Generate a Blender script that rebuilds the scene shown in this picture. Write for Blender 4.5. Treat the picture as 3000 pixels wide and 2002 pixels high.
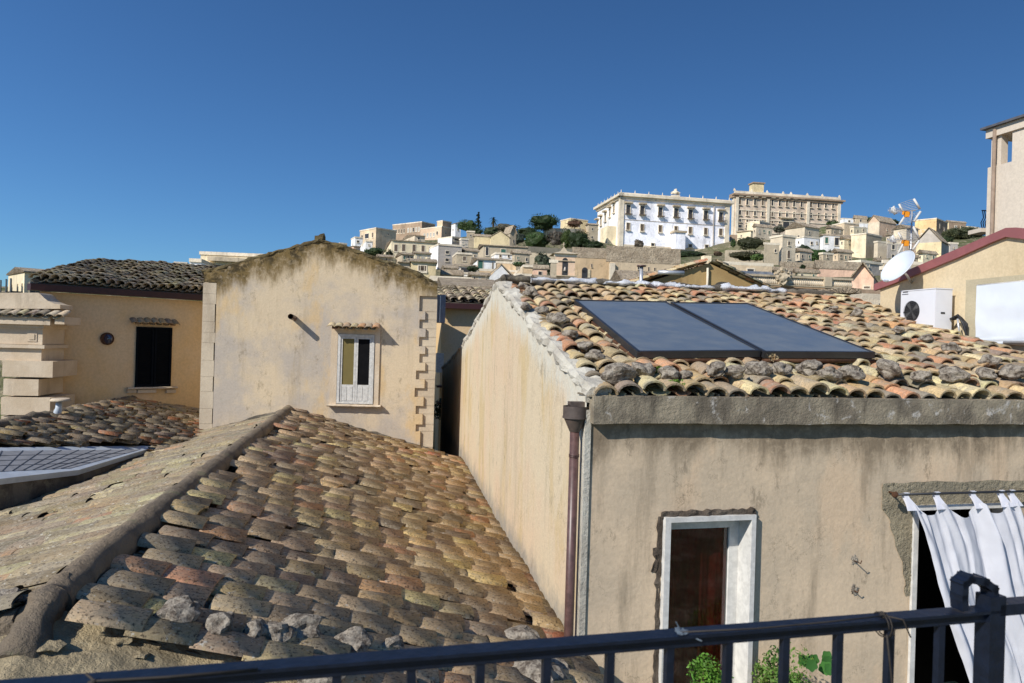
import bpy, bmesh, math, random
import numpy as np
from mathutils import Vector, Matrix, noise
for o in list(bpy.data.objects): bpy.data.objects.remove(o)
SC = bpy.context.scene; COL = SC.collection
random.seed(7); RNG = np.random.default_rng(7)
# ---------------------------------------------------------------- camera
F, CX, CY, ROLL = 2100.0, 1500.0, 1001.0, 0.03
cr, sr = math.cos(ROLL), math.sin(ROLL)
cam = bpy.data.objects.new('camera', bpy.data.cameras.new('camera')); COL.objects.link(cam)
cam.data.sensor_width = 36; cam.data.lens = F/3000*36
cam.data.clip_start = 0.05; cam.data.clip_end = 6000
M = Matrix.Identity(4)
for i, v in enumerate([(cr, 0, sr), (-sr, 0, cr), (0, -1, 0)]):
    for j in range(3): M[j][i] = v[j]
cam.matrix_world = M; SC.camera = cam
cam.data.dof.use_dof = True; cam.data.dof.focus_distance = 11; cam.data.dof.aperture_fstop = 7.0
# ---------------------------------------------------------------- light
SUN = Vector((1.06, 1.04, -1.06)).normalized()
elev = math.asin(-SUN.z); azim = math.atan2(-SUN.x, -SUN.y)
w = bpy.data.worlds.new('World'); SC.world = w; w.use_nodes = True
nt = w.node_tree; nt.nodes.clear()
sk = nt.nodes.new('ShaderNodeTexSky'); sk.sky_type = 'NISHITA'; sk.sun_disc = False
sk.sun_elevation = elev; sk.sun_rotation = azim % (2*math.pi)
sk.altitude = 1500; sk.air_density = 1.15; sk.dust_density = 0.0; sk.ozone_density = 4.0
bg = nt.nodes.new('ShaderNodeBackground'); bg.inputs[1].default_value = 0.112
wo = nt.nodes.new('ShaderNodeOutputWorld')
tn = nt.nodes.new('ShaderNodeMix'); tn.data_type = 'RGBA'; tn.blend_type = 'MULTIPLY'; tn.inputs[0].default_value = 1; tn.inputs[7].default_value = (.46, .74, 1.0, 1)
tc = nt.nodes.new('ShaderNodeTexCoord'); vd = nt.nodes.new('ShaderNodeVectorMath'); vd.operation = 'DOT_PRODUCT'; vd.inputs[1].default_value = (-.77, -.64, 0)
mr = nt.nodes.new('ShaderNodeMapRange'); mr.inputs[1].default_value = -1; mr.inputs[2].default_value = 0; mr.inputs[3].default_value = .62; mr.inputs[4].default_value = 1.05
nt.links.new(tc.outputs['Generated'], vd.inputs[0]); nt.links.new(vd.outputs['Value'], mr.inputs[0])
tm = nt.nodes.new('ShaderNodeMix'); tm.data_type = 'RGBA'; tm.blend_type = 'MULTIPLY'; tm.inputs[0].default_value = 1
nt.links.new(mr.outputs[0], tm.inputs[7])
nt.links.new(sk.outputs[0], tn.inputs[6]); nt.links.new(tn.outputs[2], tm.inputs[6]); nt.links.new(tm.outputs[2], bg.inputs[0]); nt.links.new(bg.outputs[0], wo.inputs[0])
ld = bpy.data.lights.new('sun', 'SUN'); ld.energy = 5.0; ld.angle = math.radians(0.55); ld.color = (1, 0.955, 0.89)
lo = bpy.data.objects.new('sun', ld); COL.objects.link(lo); lo.rotation_euler = SUN.to_track_quat('-Z', 'Y').to_euler()
SC.view_settings.view_transform = 'Standard'; SC.view_settings.look = 'None'
SC.view_settings.exposure = 0.0; SC.view_settings.gamma = 1
# ---------------------------------------------------------------- geometry helpers
def ray(px, py):
    u = (px-CX)/F; v = (CY-py)/F
    return Vector((u*cr - v*sr, 1.0, v*cr + u*sr))
def P(px, py, Y): return ray(px, py)*Y
def proj(p):
    X, Z = p[0]/p[1], p[2]/p[1]
    return (CX + F*(X*cr + Z*sr), CY - F*(Z*cr - X*sr))
def hit(px, py, p0, n, off=0):
    n = Vector(n).normalized(); d = ray(px, py)
    return d*((Vector(p0) + n*off).dot(n)/d.dot(n))
def rotd(a, l=1): return Vector((math.cos(math.radians(a))*l, math.sin(math.radians(a))*l, 0))
UP = Vector((0, 0, 1))
class MB:
    def __init__(s): s.v = []; s.f = []; s.m = []; s.sm = []; s.col = None
    def face(s, pts, m=0, smooth=False):
        i = len(s.v); s.v += [tuple(p) for p in pts]; s.f.append(tuple(range(i, i+len(pts)))); s.m.append(m); s.sm.append(smooth)
    def hexa(s, a, m=0):   # a: 8 points, bottom 0-3, top 4-7
        i = len(s.v); s.v += [tuple(p) for p in a]
        for q in ((3,2,1,0),(4,5,6,7),(0,1,5,4),(1,2,6,5),(2,3,7,6),(3,0,4,7)):
            s.f.append(tuple(i+k for k in q)); s.m.append(m); s.sm.append(False)
    def obox(s, o, ax, ay, az, m=0):
        o, ax, ay, az = map(Vector, (o, ax, ay, az))
        s.hexa([o, o+ax, o+ax+ay, o+ay, o+az, o+ax+az, o+ax+ay+az, o+ay+az], m)
    def tube(s, pts, r, n=8, m=0, cap=True):
        pts = [Vector(p) for p in pts]; rs = r if isinstance(r, (list, tuple)) else [r]*len(pts)
        base = len(s.v); prev = None
        for i, p in enumerate(pts):
            t = (pts[min(i+1, len(pts)-1)] - pts[max(i-1, 0)]).normalized()
            a = t.cross(UP if abs(t.z) < .9 else Vector((1, 0, 0))).normalized()
            if prev is not None:
                a = (prev - t*prev.dot(t)).normalized()
            prev = a; b = t.cross(a)
            for k in range(n):
                g = 2*math.pi*k/n; s.v.append(tuple(p + (a*math.cos(g) + b*math.sin(g))*rs[i]))
        for i in range(len(pts)-1):
            for k in range(n):
                k2 = (k+1) % n
                s.f.append((base+i*n+k, base+i*n+k2, base+(i+1)*n+k2, base+(i+1)*n+k)); s.m.append(m); s.sm.append(n > 5)
        if cap:
            s.f.append(tuple(base+k for k in range(n))[::-1]); s.m.append(m); s.sm.append(False)
            e = base+(len(pts)-1)*n; s.f.append(tuple(e+k for k in range(n))); s.m.append(m); s.sm.append(False)
    def disc(s, c, nrm, r, th, n=20, m=0):
        c = Vector(c); nrm = Vector(nrm).normalized(); s.tube([c, c+nrm*th], r, n, m)
    def ico(s, c, r, sub=2, amp=.25, freq=1.5, m=0, sq=(1,1,1), smooth=False, seed=0):
        bm = bmesh.new(); bmesh.ops.create_icosphere(bm, subdivisions=sub, radius=1)
        i = len(s.v); o = Vector((seed*7.3, seed*3.1, seed))
        for v in bm.verts:
            k = 1 + amp*noise.noise(v.co*freq + o)*2 + amp*.5*noise.noise(v.co*freq*2.7 + o)
            s.v.append(tuple(Vector(c) + Vector((v.co.x*sq[0], v.co.y*sq[1], v.co.z*sq[2]))*r*k))
        for f in bm.faces: s.f.append(tuple(i+v.index for v in f.verts)); s.m.append(m); s.sm.append(smooth)
        bm.free()
    def grid(s, fn, nu, nv, m=0, smooth=True, keep=None):
        i = len(s.v)
        for b in range(nv+1):
            for a in range(nu+1): s.v.append(tuple(fn(a/nu, b/nv)))
        for b in range(nv):
            for a in range(nu):
                if keep and not keep((a+.5)/nu, (b+.5)/nv): continue
                k = i+b*(nu+1)+a; s.f.append((k, k+1, k+nu+2, k+nu+1)); s.m.append(m); s.sm.append(smooth)
WO = {}
def build(name, mb, mats, parent=None, label=None, cat=None, group=None, kind=None, cols=None, attr=None):
    if not isinstance(mats, (list, tuple)): mats = [mats]
    V = np.array(mb.v, dtype=np.float64).reshape(-1, 3)
    if parent is not None: org = WO[parent.name]
    else:
        mn, mx = V.min(0), V.max(0); org = Vector(((mn[0]+mx[0])/2, (mn[1]+mx[1])/2, mn[2]))
    me = bpy.data.meshes.new(name); me.from_pydata((V - np.array(org)).tolist(), [], mb.f)
    for m in mats: me.materials.append(m)
    me.polygons.foreach_set('material_index', mb.m); me.polygons.foreach_set('use_smooth', mb.sm)
    if cols is not None:
        c = me.color_attributes.new('Col', 'FLOAT_COLOR', 'POINT')
        a = np.ones((len(V), 4)); a[:, :3] = cols; c.data.foreach_set('color', a.ravel())
    if attr is not None:
        at = me.attributes.new('dt', 'FLOAT', 'POINT'); at.data.foreach_set('value', attr)
    me.update()
    o = bpy.data.objects.new(name, me); COL.objects.link(o)
    if parent is not None: o.parent = parent
    else: o.location = org
    WO[o.name] = Vector(org)
    tag(o, label, cat, group, kind)
    return o
def tag(o, label=None, cat=None, group=None, kind=None):
    if label: o['label'] = label
    if cat: o['category'] = cat
    if group: o['group'] = group
    if kind: o['kind'] = kind
    return o
def thing(name, loc, label, cat, group=None):
    o = bpy.data.objects.new(name, None); COL.objects.link(o); o.location = loc; o.empty_display_size = .2
    WO[o.name] = Vector(loc); return tag(o, label, cat, group)
class Fac:          # a vertical plane: r runs to the right along it, n points out of it
    def __init__(s, p0, ang=None, r=None):
        s.p = Vector(p0); s.r = rotd(ang) if r is None else Vector(r).normalized(); s.n = Vector((s.r.y, -s.r.x, 0))
    def at(s, px, py, off=0): return hit(px, py, s.p, s.n, off)
    def w(s, a, z, off=0): return Vector((s.p.x, s.p.y, 0)) + s.r*a + s.n*off + UP*z
    def sz(s, px, py, off=0):
        q = s.at(px, py, off); return (q - Vector((s.p.x, s.p.y, 0))).dot(s.r), q.z
    def bx(s, mb, a0, a1, z0, z1, o0, o1, m=0): mb.obox(s.w(a0, z0, o0), s.r*(a1-a0), s.n*(o1-o0), UP*(z1-z0), m)
    def pbx(s, mb, x0, y0, x1, y1, o0, o1, m=0):    # px rectangle (left, top, right, bottom)
        a0, zt = s.sz(x0, (y0+y1)/2)[0], s.sz((x0+x1)/2, y0)[1]; a1, zb = s.sz(x1, (y0+y1)/2)[0], s.sz((x0+x1)/2, y1)[1]
        s.bx(mb, a0, a1, zb, zt, o0, o1, m); return a0, a1, zb, zt
def rough_beam(mb, pts, hw, hh, up=None, seg=.12, nz=.03, m=0, rnd=False, fr=5, n=10):
    pts = [Vector(p) for p in pts]; rings = []
    for i in range(len(pts)-1):
        a, b = pts[i], pts[i+1]; k = max(1, int((b-a).length/seg))
        for j in range(k + (i == len(pts)-2)):
            t = (b-a).normalized(); rings.append((a + (b-a)*(j/k), t))
    base = len(mb.v)
    for p, t in rings:
        sd = t.cross(UP).normalized(); u = sd.cross(t).normalized()
        for k in range(n):
            g = 2*math.pi*(k+.5)/n; cx, cz = math.cos(g), math.sin(g)
            if not rnd:
                q = 1/max(abs(cx), abs(cz)); cx *= q*.97; cz *= q*.97
            d = sd*cx*hw + u*cz*hh; q = p + d
            q += d.normalized()*noise.noise(q*fr)*nz*2 + d.normalized()*noise.noise(q*fr*3.1)*nz
            mb.v.append(tuple(q))
    for i in range(len(rings)-1):
        for k in range(n):
            k2 = (k+1) % n; mb.f.append((base+i*n+k, base+i*n+k2, base+(i+1)*n+k2, base+(i+1)*n+k)); mb.m.append(m); mb.sm.append(rnd)
    for e in (0, len(rings)-1):
        mb.f.append(tuple(base+e*n+k for k in range(n))); mb.m.append(m); mb.sm.append(False)
# ---------------------------------------------------------------- materials
def srgb(r, g, b):
    f = lambda c: (c/255/12.92) if c/255 <= .04045 else ((c/255+.055)/1.055)**2.4
    return (f(r), f(g), f(b), 1)
class NM:
    def __init__(s, name, rough=.9, spec=.2):
        s.m = bpy.data.materials.new(name); s.m.use_nodes = True; s.t = s.m.node_tree; s.t.nodes.clear()
        s.out = s.N('OutputMaterial'); s.b = s.N('BsdfPrincipled'); s.L(s.b.outputs[0], s.out.inputs[0])
        s.b.inputs['Roughness'].default_value = rough; s.b.inputs['Specular IOR Level'].default_value = spec
        s._pos = None
    def N(s, ty, **k):
        n = s.t.nodes.new('ShaderNode'+ty)
        for a, b in k.items(): setattr(n, a, b)
        return n
    def L(s, a, b): s.t.links.new(a, b)
    def pos(s, sc=(1,1,1), rot=None):
        if s._pos is None: s._pos = s.N('NewGeometry').outputs['Position']
        mp = s.N('Mapping'); mp.inputs['Scale'].default_value = sc; s.L(s._pos, mp.inputs[0])
        if rot: mp.inputs['Rotation'].default_value = rot
        return mp.outputs[0]
    def noise(s, scale, detail=4, rough=.6, sc=(1,1,1), dist=0):
        n = s.N('TexNoise'); n.inputs['Scale'].default_value = scale; n.inputs['Detail'].default_value = detail
        n.inputs['Roughness'].default_value = rough; n.inputs['Distortion'].default_value = dist
        s.L(s.pos(sc), n.inputs['Vector']); return n.outputs[0]
    def vor(s, scale, feat='F1', sc=(1,1,1), out=0):
        n = s.N('TexVoronoi'); n.feature = feat; n.inputs['Scale'].default_value = scale; s.L(s.pos(sc), n.inputs['Vector']); return n.outputs[out]
    def ramp(s, x, a, b, v0=0, v1=1):
        n = s.N('MapRange'); n.interpolation_type = 'SMOOTHSTEP'
        for i, v in zip((1, 2, 3, 4), (a, b, v0, v1)): n.inputs[i].default_value = v
        s.L(x, n.inputs[0]); return n.outputs[0]
    def math(s, op, a, b=None):
        n = s.N('Math'); n.operation = op
        for i, v in enumerate((a, b)):
            if v is None: continue
            if isinstance(v, (int, float)): n.inputs[i].default_value = v
            else: s.L(v, n.inputs[i])
        return n.outputs[0]
    def mix(s, f, a, b, mode='MIX'):
        n = s.N('Mix'); n.data_type = 'RGBA'; n.blend_type = mode
        for i, v in ((0, f), (6, a), (7, b)):
            if isinstance(v, (int, float)): n.inputs[i].default_value = v
            elif isinstance(v, tuple): n.inputs[i].default_value = v
            else: s.L(v, n.inputs[i])
        return n.outputs[2]
    def attr(s, name, fac=False):
        n = s.N('Attribute'); n.attribute_name = name; return n.outputs[2 if fac else 0]
    def done(s, col, bump=None, bs=.3, bd=.01):
        if isinstance(col, tuple): s.b.inputs['Base Color'].default_value = col
        else: s.L(col, s.b.inputs['Base Color'])
        if bump is not None:
            n = s.N('Bump'); n.inputs['Strength'].default_value = bs; n.inputs['Distance'].default_value = bd
            s.L(bump, n.inputs['Height']); s.L(n.outputs[0], s.b.inputs['Normal'])
        return s.m
def plaster(name, c1, c2, c3, c4=None, scale=1.0, streak=.5, bump=.5, bd=.012, spots=.5):
    n = NM(name); a = n.noise(.7*scale, 5, .6); col = n.mix(n.ramp(a, .38, .62), c1, c2)
    st = n.noise(1.6*scale, 5, .65, (1, 1, .16)); col = n.mix(n.ramp(st, .52, .75, 0, streak), col, c3)
    if c4: col = n.mix(n.ramp(n.noise(1.3*scale, 6, .7, dist=.4), .56, .66, 0, .75), col, c4)
    fine = n.noise(30*scale, 4, .7); col = n.mix(.28, col, n.mix(n.ramp(fine, .3, .7), (.5,.5,.5,1), (1,1,1,1)), 'MULTIPLY')
    sp = n.noise(14*scale, 5, .75); col = n.mix(n.ramp(sp, .62, .72, 0, spots), col, c3)
    h = n.math('ADD', n.noise(9*scale, 6, .6), n.math('MULTIPLY', fine, .4))
    return n.done(col, h, bump, bd)
def plain(name, c, rough=.7, spec=.3, var=.25, sc=6, bump=0, metal=0):
    n = NM(name, rough, spec); n.b.inputs['Metallic'].default_value = metal
    a = n.noise(sc, 5, .65); d = tuple(x*(1-var) for x in c[:3]) + (1,)
    return n.done(n.mix(n.ramp(a, .35, .65), c, d), a if bump else None, bump, .01)
def tilemat(name, lich, lichf=.5, dark=(.05,.042,.035,1), yel=(.42,.33,.14,1), fs=90, pd=.75, darkamt=.75, bs=.9):
    n = NM(name, .95, .1); col = n.attr('Col')
    a = n.noise(22, 6, .75); col = n.mix(.45, col, n.mix(n.ramp(a, .3, .7), (.38,.36,.34,1), (1.1,1.1,1.1,1)), 'MULTIPLY')
    col = n.mix(n.ramp(n.noise(5, 6, .7, dist=.5), .46, .62, 0, lichf), col, lich)
    col = n.mix(n.ramp(n.noise(7.7, 5, .7), .6, .7, 0, .5), col, yel)
    sp = n.noise(fs, 3, .8); col = n.mix(n.ramp(sp, .53, .62, 0, darkamt), col, dark)
    sp2 = n.noise(fs*.6, 3, .8); col = n.mix(n.ramp(sp2, .6, .68, 0, pd), col, (.55,.52,.44,1))
    h = n.math('ADD', n.noise(35, 5, .75), n.math('MULTIPLY', sp, .6))
    return n.done(col, h, bs, .008)
MT = {}
MT['tile_near'] = tilemat('near_house_tiles', (.29,.265,.21,1), .6, dark=(.10,.085,.065,1), fs=60, pd=.5, darkamt=.6)
MT['tile_main'] = tilemat('old_grey_brown_tiles', (.42,.345,.24,1), .55, dark=(.075,.055,.038,1), fs=42, darkamt=.85, bs=.55)
MT['tile_left'] = tilemat('lichen_tiles', (.285,.24,.175,1), .85, dark=(.07,.058,.045,1), fs=36, darkamt=.8)
MT['tile_far'] = tilemat('grey_tiles', (.44,.38,.29,1), .6, dark=(.06,.046,.034,1), fs=14, darkamt=.45)
MT['mortar'] = plaster('roof_mortar', srgb(132,122,106), srgb(88,82,72), srgb(60,56,50), srgb(140,130,108), 3, .5, 1.0, .02, .7)
MT['ridge_mortar'] = plaster('ridge_mortar', srgb(146,130,108), srgb(122,110,94), srgb(70,62,54), srgb(126,124,94), 2.6, .6, 1.0, .03, .7)
MT['ledge'] = plaster('mossy_ledge', srgb(190,172,136), srgb(160,146,118), srgb(96,82,64), srgb(222,210,174), 3, .4, 1.0, .03, .4)
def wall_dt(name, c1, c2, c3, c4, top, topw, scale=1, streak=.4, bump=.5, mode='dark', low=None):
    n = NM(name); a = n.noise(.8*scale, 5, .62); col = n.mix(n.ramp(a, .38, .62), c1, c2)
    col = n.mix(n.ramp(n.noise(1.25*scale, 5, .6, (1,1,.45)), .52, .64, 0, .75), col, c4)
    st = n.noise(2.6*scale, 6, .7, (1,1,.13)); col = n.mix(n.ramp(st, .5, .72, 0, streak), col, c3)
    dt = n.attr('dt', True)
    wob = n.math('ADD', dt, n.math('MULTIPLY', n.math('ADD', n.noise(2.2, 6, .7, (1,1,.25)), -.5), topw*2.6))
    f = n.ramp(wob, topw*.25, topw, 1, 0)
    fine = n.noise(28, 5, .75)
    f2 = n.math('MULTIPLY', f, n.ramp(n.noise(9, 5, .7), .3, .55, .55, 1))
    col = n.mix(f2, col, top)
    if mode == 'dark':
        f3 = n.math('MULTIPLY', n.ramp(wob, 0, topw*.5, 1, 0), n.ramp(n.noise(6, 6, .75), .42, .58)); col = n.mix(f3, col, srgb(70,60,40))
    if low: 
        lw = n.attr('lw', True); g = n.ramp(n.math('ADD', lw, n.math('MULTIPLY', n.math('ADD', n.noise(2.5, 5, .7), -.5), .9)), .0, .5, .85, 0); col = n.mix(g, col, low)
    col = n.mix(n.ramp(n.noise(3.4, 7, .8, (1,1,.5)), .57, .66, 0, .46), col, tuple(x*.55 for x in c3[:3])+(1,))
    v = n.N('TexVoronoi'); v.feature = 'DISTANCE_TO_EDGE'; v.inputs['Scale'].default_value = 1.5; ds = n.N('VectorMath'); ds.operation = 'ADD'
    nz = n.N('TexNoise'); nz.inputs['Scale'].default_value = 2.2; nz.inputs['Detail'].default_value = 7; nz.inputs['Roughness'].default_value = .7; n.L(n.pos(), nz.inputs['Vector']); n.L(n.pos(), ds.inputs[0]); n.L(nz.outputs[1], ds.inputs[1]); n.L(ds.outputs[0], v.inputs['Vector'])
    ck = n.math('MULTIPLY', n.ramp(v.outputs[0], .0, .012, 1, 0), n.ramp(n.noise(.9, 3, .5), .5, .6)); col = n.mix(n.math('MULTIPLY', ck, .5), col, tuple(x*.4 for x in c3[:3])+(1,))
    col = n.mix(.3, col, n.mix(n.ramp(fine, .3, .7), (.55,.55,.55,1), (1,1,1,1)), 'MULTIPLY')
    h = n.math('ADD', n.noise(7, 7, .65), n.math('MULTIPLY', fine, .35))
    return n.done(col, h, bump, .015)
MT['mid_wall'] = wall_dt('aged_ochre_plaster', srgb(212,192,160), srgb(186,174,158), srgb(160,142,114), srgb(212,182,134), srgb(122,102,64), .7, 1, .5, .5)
MT['gable_wall'] = wall_dt('weathered_gable_plaster', srgb(214,196,164), srgb(216,192,160), srgb(150,138,114), srgb(204,180,134), srgb(214,208,190), .5, .8, .35, .6, 'light', srgb(150,146,136))
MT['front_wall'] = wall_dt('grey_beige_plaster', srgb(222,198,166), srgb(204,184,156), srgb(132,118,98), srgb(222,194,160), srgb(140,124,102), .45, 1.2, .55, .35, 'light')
MT['front_flat'] = plaster('beige_plaster', srgb(196,178,152), srgb(184,168,146), srgb(130,120,104), None, 1.2, .4, .6)
MT['pale_render'] = plaster('pale_render_edge', srgb(206,200,184), srgb(182,174,158), srgb(120,114,104), None, 3, .4, .9, .02)
MT['cornice'] = plaster('lichen_concrete', srgb(160,148,126), srgb(124,114,98), srgb(62,56,48), srgb(206,200,190), 4, .6, .9, .014, 1.0)
MT['left_wall'] = plaster('shaded_ochre_plaster', srgb(226,198,158), srgb(228,192,138), srgb(204,174,132), None, .6, .3, .3, .008, .1)
MT['quoin'] = plaster('limestone', srgb(206,190,164), srgb(190,174,150), srgb(150,134,112), None, 1.4, .5, .6)
MT['stone_pale'] = plaster('pale_stone', srgb(216,198,172), srgb(202,182,154), srgb(150,134,112), None, 1.8, .5, .6)
MT['cream'] = plaster('cream_plaster', srgb(222,204,170), srgb(212,192,156), srgb(176,154,116), None, .8, .45, .4)
MT['cream_grey'] = plaster('cement_patch', srgb(196,184,154), srgb(184,172,144), srgb(150,140,118), None, 2, .3, .6)
MT['tower'] = plaster('pale_tower_plaster', srgb(218,204,184), srgb(208,194,176), srgb(176,162,142), None, .5, .3, .3)
MT['white_paint'] = plain('white_paint', (.68,.66,.61,1), .6, .3, .2, 14)
MT['old_white'] = plain('worn_white_paint', (.62,.6,.55,1), .6, .3, .22, 14, .3)
MT['dark_red'] = plain('dark_red_metal', srgb(62,32,30), .5, .4, .2)
MT['red_coping'] = plain('dusty_red_metal', srgb(150,92,90), .45, .5, .15, 3)
MT['brown_pipe'] = plain('brown_pipe', srgb(98,72,66), .4, .5, .35, 18)
MT['funnel'] = plain('grey_brown_zinc', srgb(92,80,72), .5, .5, .3, 14)
MT['rail'] = plain('blue_black_paint', (.007,.012,.026,1), .45, .45, .35, 40, .2)
MT['rust'] = plain('rusty_iron', srgb(90,62,44), .8, .2, .4, 20)
MT['wire'] = plain('grey_wire', srgb(60,54,48), .7, .3, .3, 30)
MT['dark'] = plain('dark_void', (.006,.006,.007,1), .8, .1)
MT['shutter'] = plain('black_green_shutter', (.006,.008,.011,1), .9, .05, .2)
MT['red_cloth'] = plain('dark_red_cloth', (.42,.045,.03,1), .95, .1, .45, 4)
MT['olive_cloth'] = plain('olive_cloth', srgb(120,108,68), .9, .1, .1, 3)
def clothm():
    n = NM('white_cotton', .9, .1); a = n.noise(5, 4, .6); h = n.math('ADD', n.noise(3.2, 5, .6, (1,1,.35)), n.math('MULTIPLY', n.noise(420, 2, .6), .03))
    m = n.done(n.mix(n.ramp(a, .35, .7), (.80,.80,.84,1), (.74,.74,.78,1)), h, .35, .03)
    tr = n.N('BsdfTranslucent'); tr.inputs[0].default_value = (.75,.75,.8,1); mx = n.N('MixShader'); mx.inputs[0].default_value = .25
    n.L(n.b.outputs[0], mx.inputs[1]); n.L(tr.outputs[0], mx.inputs[2]); n.L(mx.outputs[0], n.out.inputs[0]); return m
MT['cloth'] = clothm()
MT['sheet'] = plain('white_plastic_sheet', (.72,.76,.80,1), .35, .5, .06, 2, .2)
MT['ac_white'] = plain('white_enamel', (.72,.72,.74,1), .35, .5, .05, 2)
MT['black_plastic'] = plain('black_plastic', (.02,.02,.022,1), .5, .4)
MT['dish'] = plain('dish_grey_white', (.62,.66,.70,1), .4, .5, .06, 3)
MT['alu'] = plain('aluminium', (.62,.62,.62,1), .35, .5, .15, 9, 0, .5)
MT['orange_plastic'] = plain('orange_plastic', srgb(236,150,24), .4, .5, .1)
MT['black_frame'] = plain('solar_frame', (.03,.03,.032,1), .4, .5, .2)
def glass_panel():
    n = NM('solar_glass', .12, .6); a = n.noise(2.5, 6, .7); d = n.noise(60, 3, .7)
    col = n.mix(n.ramp(a, .3, .7, .25, .6), (.10,.12,.135,1), (.21,.23,.24,1)); n.b.inputs['Coat Weight'].default_value = .3
    n.L(n.ramp(a, .3, .7, .3, .5), n.b.inputs['Roughness']); return n.done(col)
MT['solar'] = glass_panel()
def clear_glass():
    n = NM('window_glass'); g = n.N('BsdfGlossy'); g.inputs['Roughness'].default_value = .03; t = n.N('BsdfTransparent')
    t.inputs[0].default_value = (.75,.78,.78,1)
    fr = n.N('Fresnel'); fr.inputs[0].default_value = 1.5; f2 = n.math('MULTIPLY', fr.outputs[0], .8); mx = n.N('MixShader'); n.L(f2, mx.inputs[0])
    n.L(t.outputs[0], mx.inputs[1]); n.L(g.outputs[0], mx.inputs[2]); n.L(mx.outputs[0], n.out.inputs[0]); return n.m
MT['glass'] = clear_glass()
def rockm():
    n = NM('basalt_rock', .95, .1); a = n.noise(14, 7, .75); col = n.mix(n.ramp(a, .36, .6), srgb(92,82,72), srgb(168,158,142))
    sp = n.noise(60, 4, .8); col = n.mix(n.ramp(sp, .56, .64, 0, .8), col, srgb(44,38,36)); return n.done(col, n.math('ADD', a, n.math('MULTIPLY', sp, .5)), 1, .02)
MT['rock'] = rockm()
def leafm(name, trans=.25):
    n = NM(name, .6, .3); col = n.attr('Col'); m = n.done(col)
    tr = n.N('BsdfTranslucent'); n.L(col, tr.inputs[0]); mx = n.N('MixShader'); mx.inputs[0].default_value = trans
    n.L(n.b.outputs[0], mx.inputs[1]); n.L(tr.outputs[0], mx.inputs[2]); n.L(mx.outputs[0], n.out.inputs[0]); return m
MT['leaf'] = leafm('foliage'); MT['bark'] = plain('bark', srgb(92,76,60), .95, .1, .3, 12, .5)
MT['whitewash'] = plaster('whitewashed_mortar', (.75,.76,.78,1), (.62,.62,.62,1), srgb(150,146,134), None, 3, .5, 1, .03, .5)
MT['flash'] = plain('orange_brown_flashing', srgb(196,140,96), .8, .2, .2)
MT['grille'] = plain('grey_skylight_glazing', (.33,.33,.33,1), .6, .4, .25, 5)
MT['skyframe'] = plain('pale_sheet_metal', (.55,.6,.64,1), .4, .5, .15, 5)
# ---------------------------------------------------------------- tile roofs
def tile_template(n=8, th=.016):
    V = []; Fc = []; S = []
    for (y, wf, ti) in ((0, 1, 0), (1, .8, 0), (0, 1, 1), (1, .8, 1)):
        for k in range(n+1):
            a = math.pi*k/n; V.append((math.cos(a)*.5*wf, y, math.sin(a)*wf, ti))
    m = n+1
    for k in range(n): Fc.append((k, k+1, m+k+1, m+k)); S.append(True)
    for k in range(n): Fc.append((3*m+k, 3*m+k+1, 2*m+k+1, 2*m+k)); S.append(True)
    for k in range(n): Fc.append((2*m+k, 2*m+k+1, k+1, k)); S.append(False)
    return np.array(V), Fc, S
TV, TF, TS = tile_template()
PAL = {
 'near': [((204,180,136),3),((194,166,124),3),((192,138,104),1.2),((178,156,124),2.4),((214,196,152),2.2),((156,142,120),1.6),((202,154,114),1.2)],
 'main': [((176,152,120),3),((160,138,110),3),((184,158,118),2.4),((194,148,110),.8),((216,192,136),1.1),((142,124,102),1.6),((190,164,128),2),((188,124,96),.08)],
 'left': [((160,144,114),3),((148,132,106),3),((172,140,108),.9),((176,162,128),2),((138,126,106),2)],
 'far': [((190,176,148),3),((160,146,122),2),((128,114,96),1.5),((200,184,148),1.5)],
 'roof2': [((158,140,112),3),((138,122,100),2),((176,152,110),1),((182,124,84),.6)],
}
def pick(pal, n):
    cs = np.array([srgb(*c)[:3] for c, _ in PAL[pal]]); wts = np.array([q for _, q in PAL[pal]]); wts = wts/wts.sum()
    c = cs[RNG.choice(len(cs), n, p=wts)]; return c*(1 + RNG.normal(0, .1, (n, 1)))*(1+RNG.normal(0, .03, (n, 3)))
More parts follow.
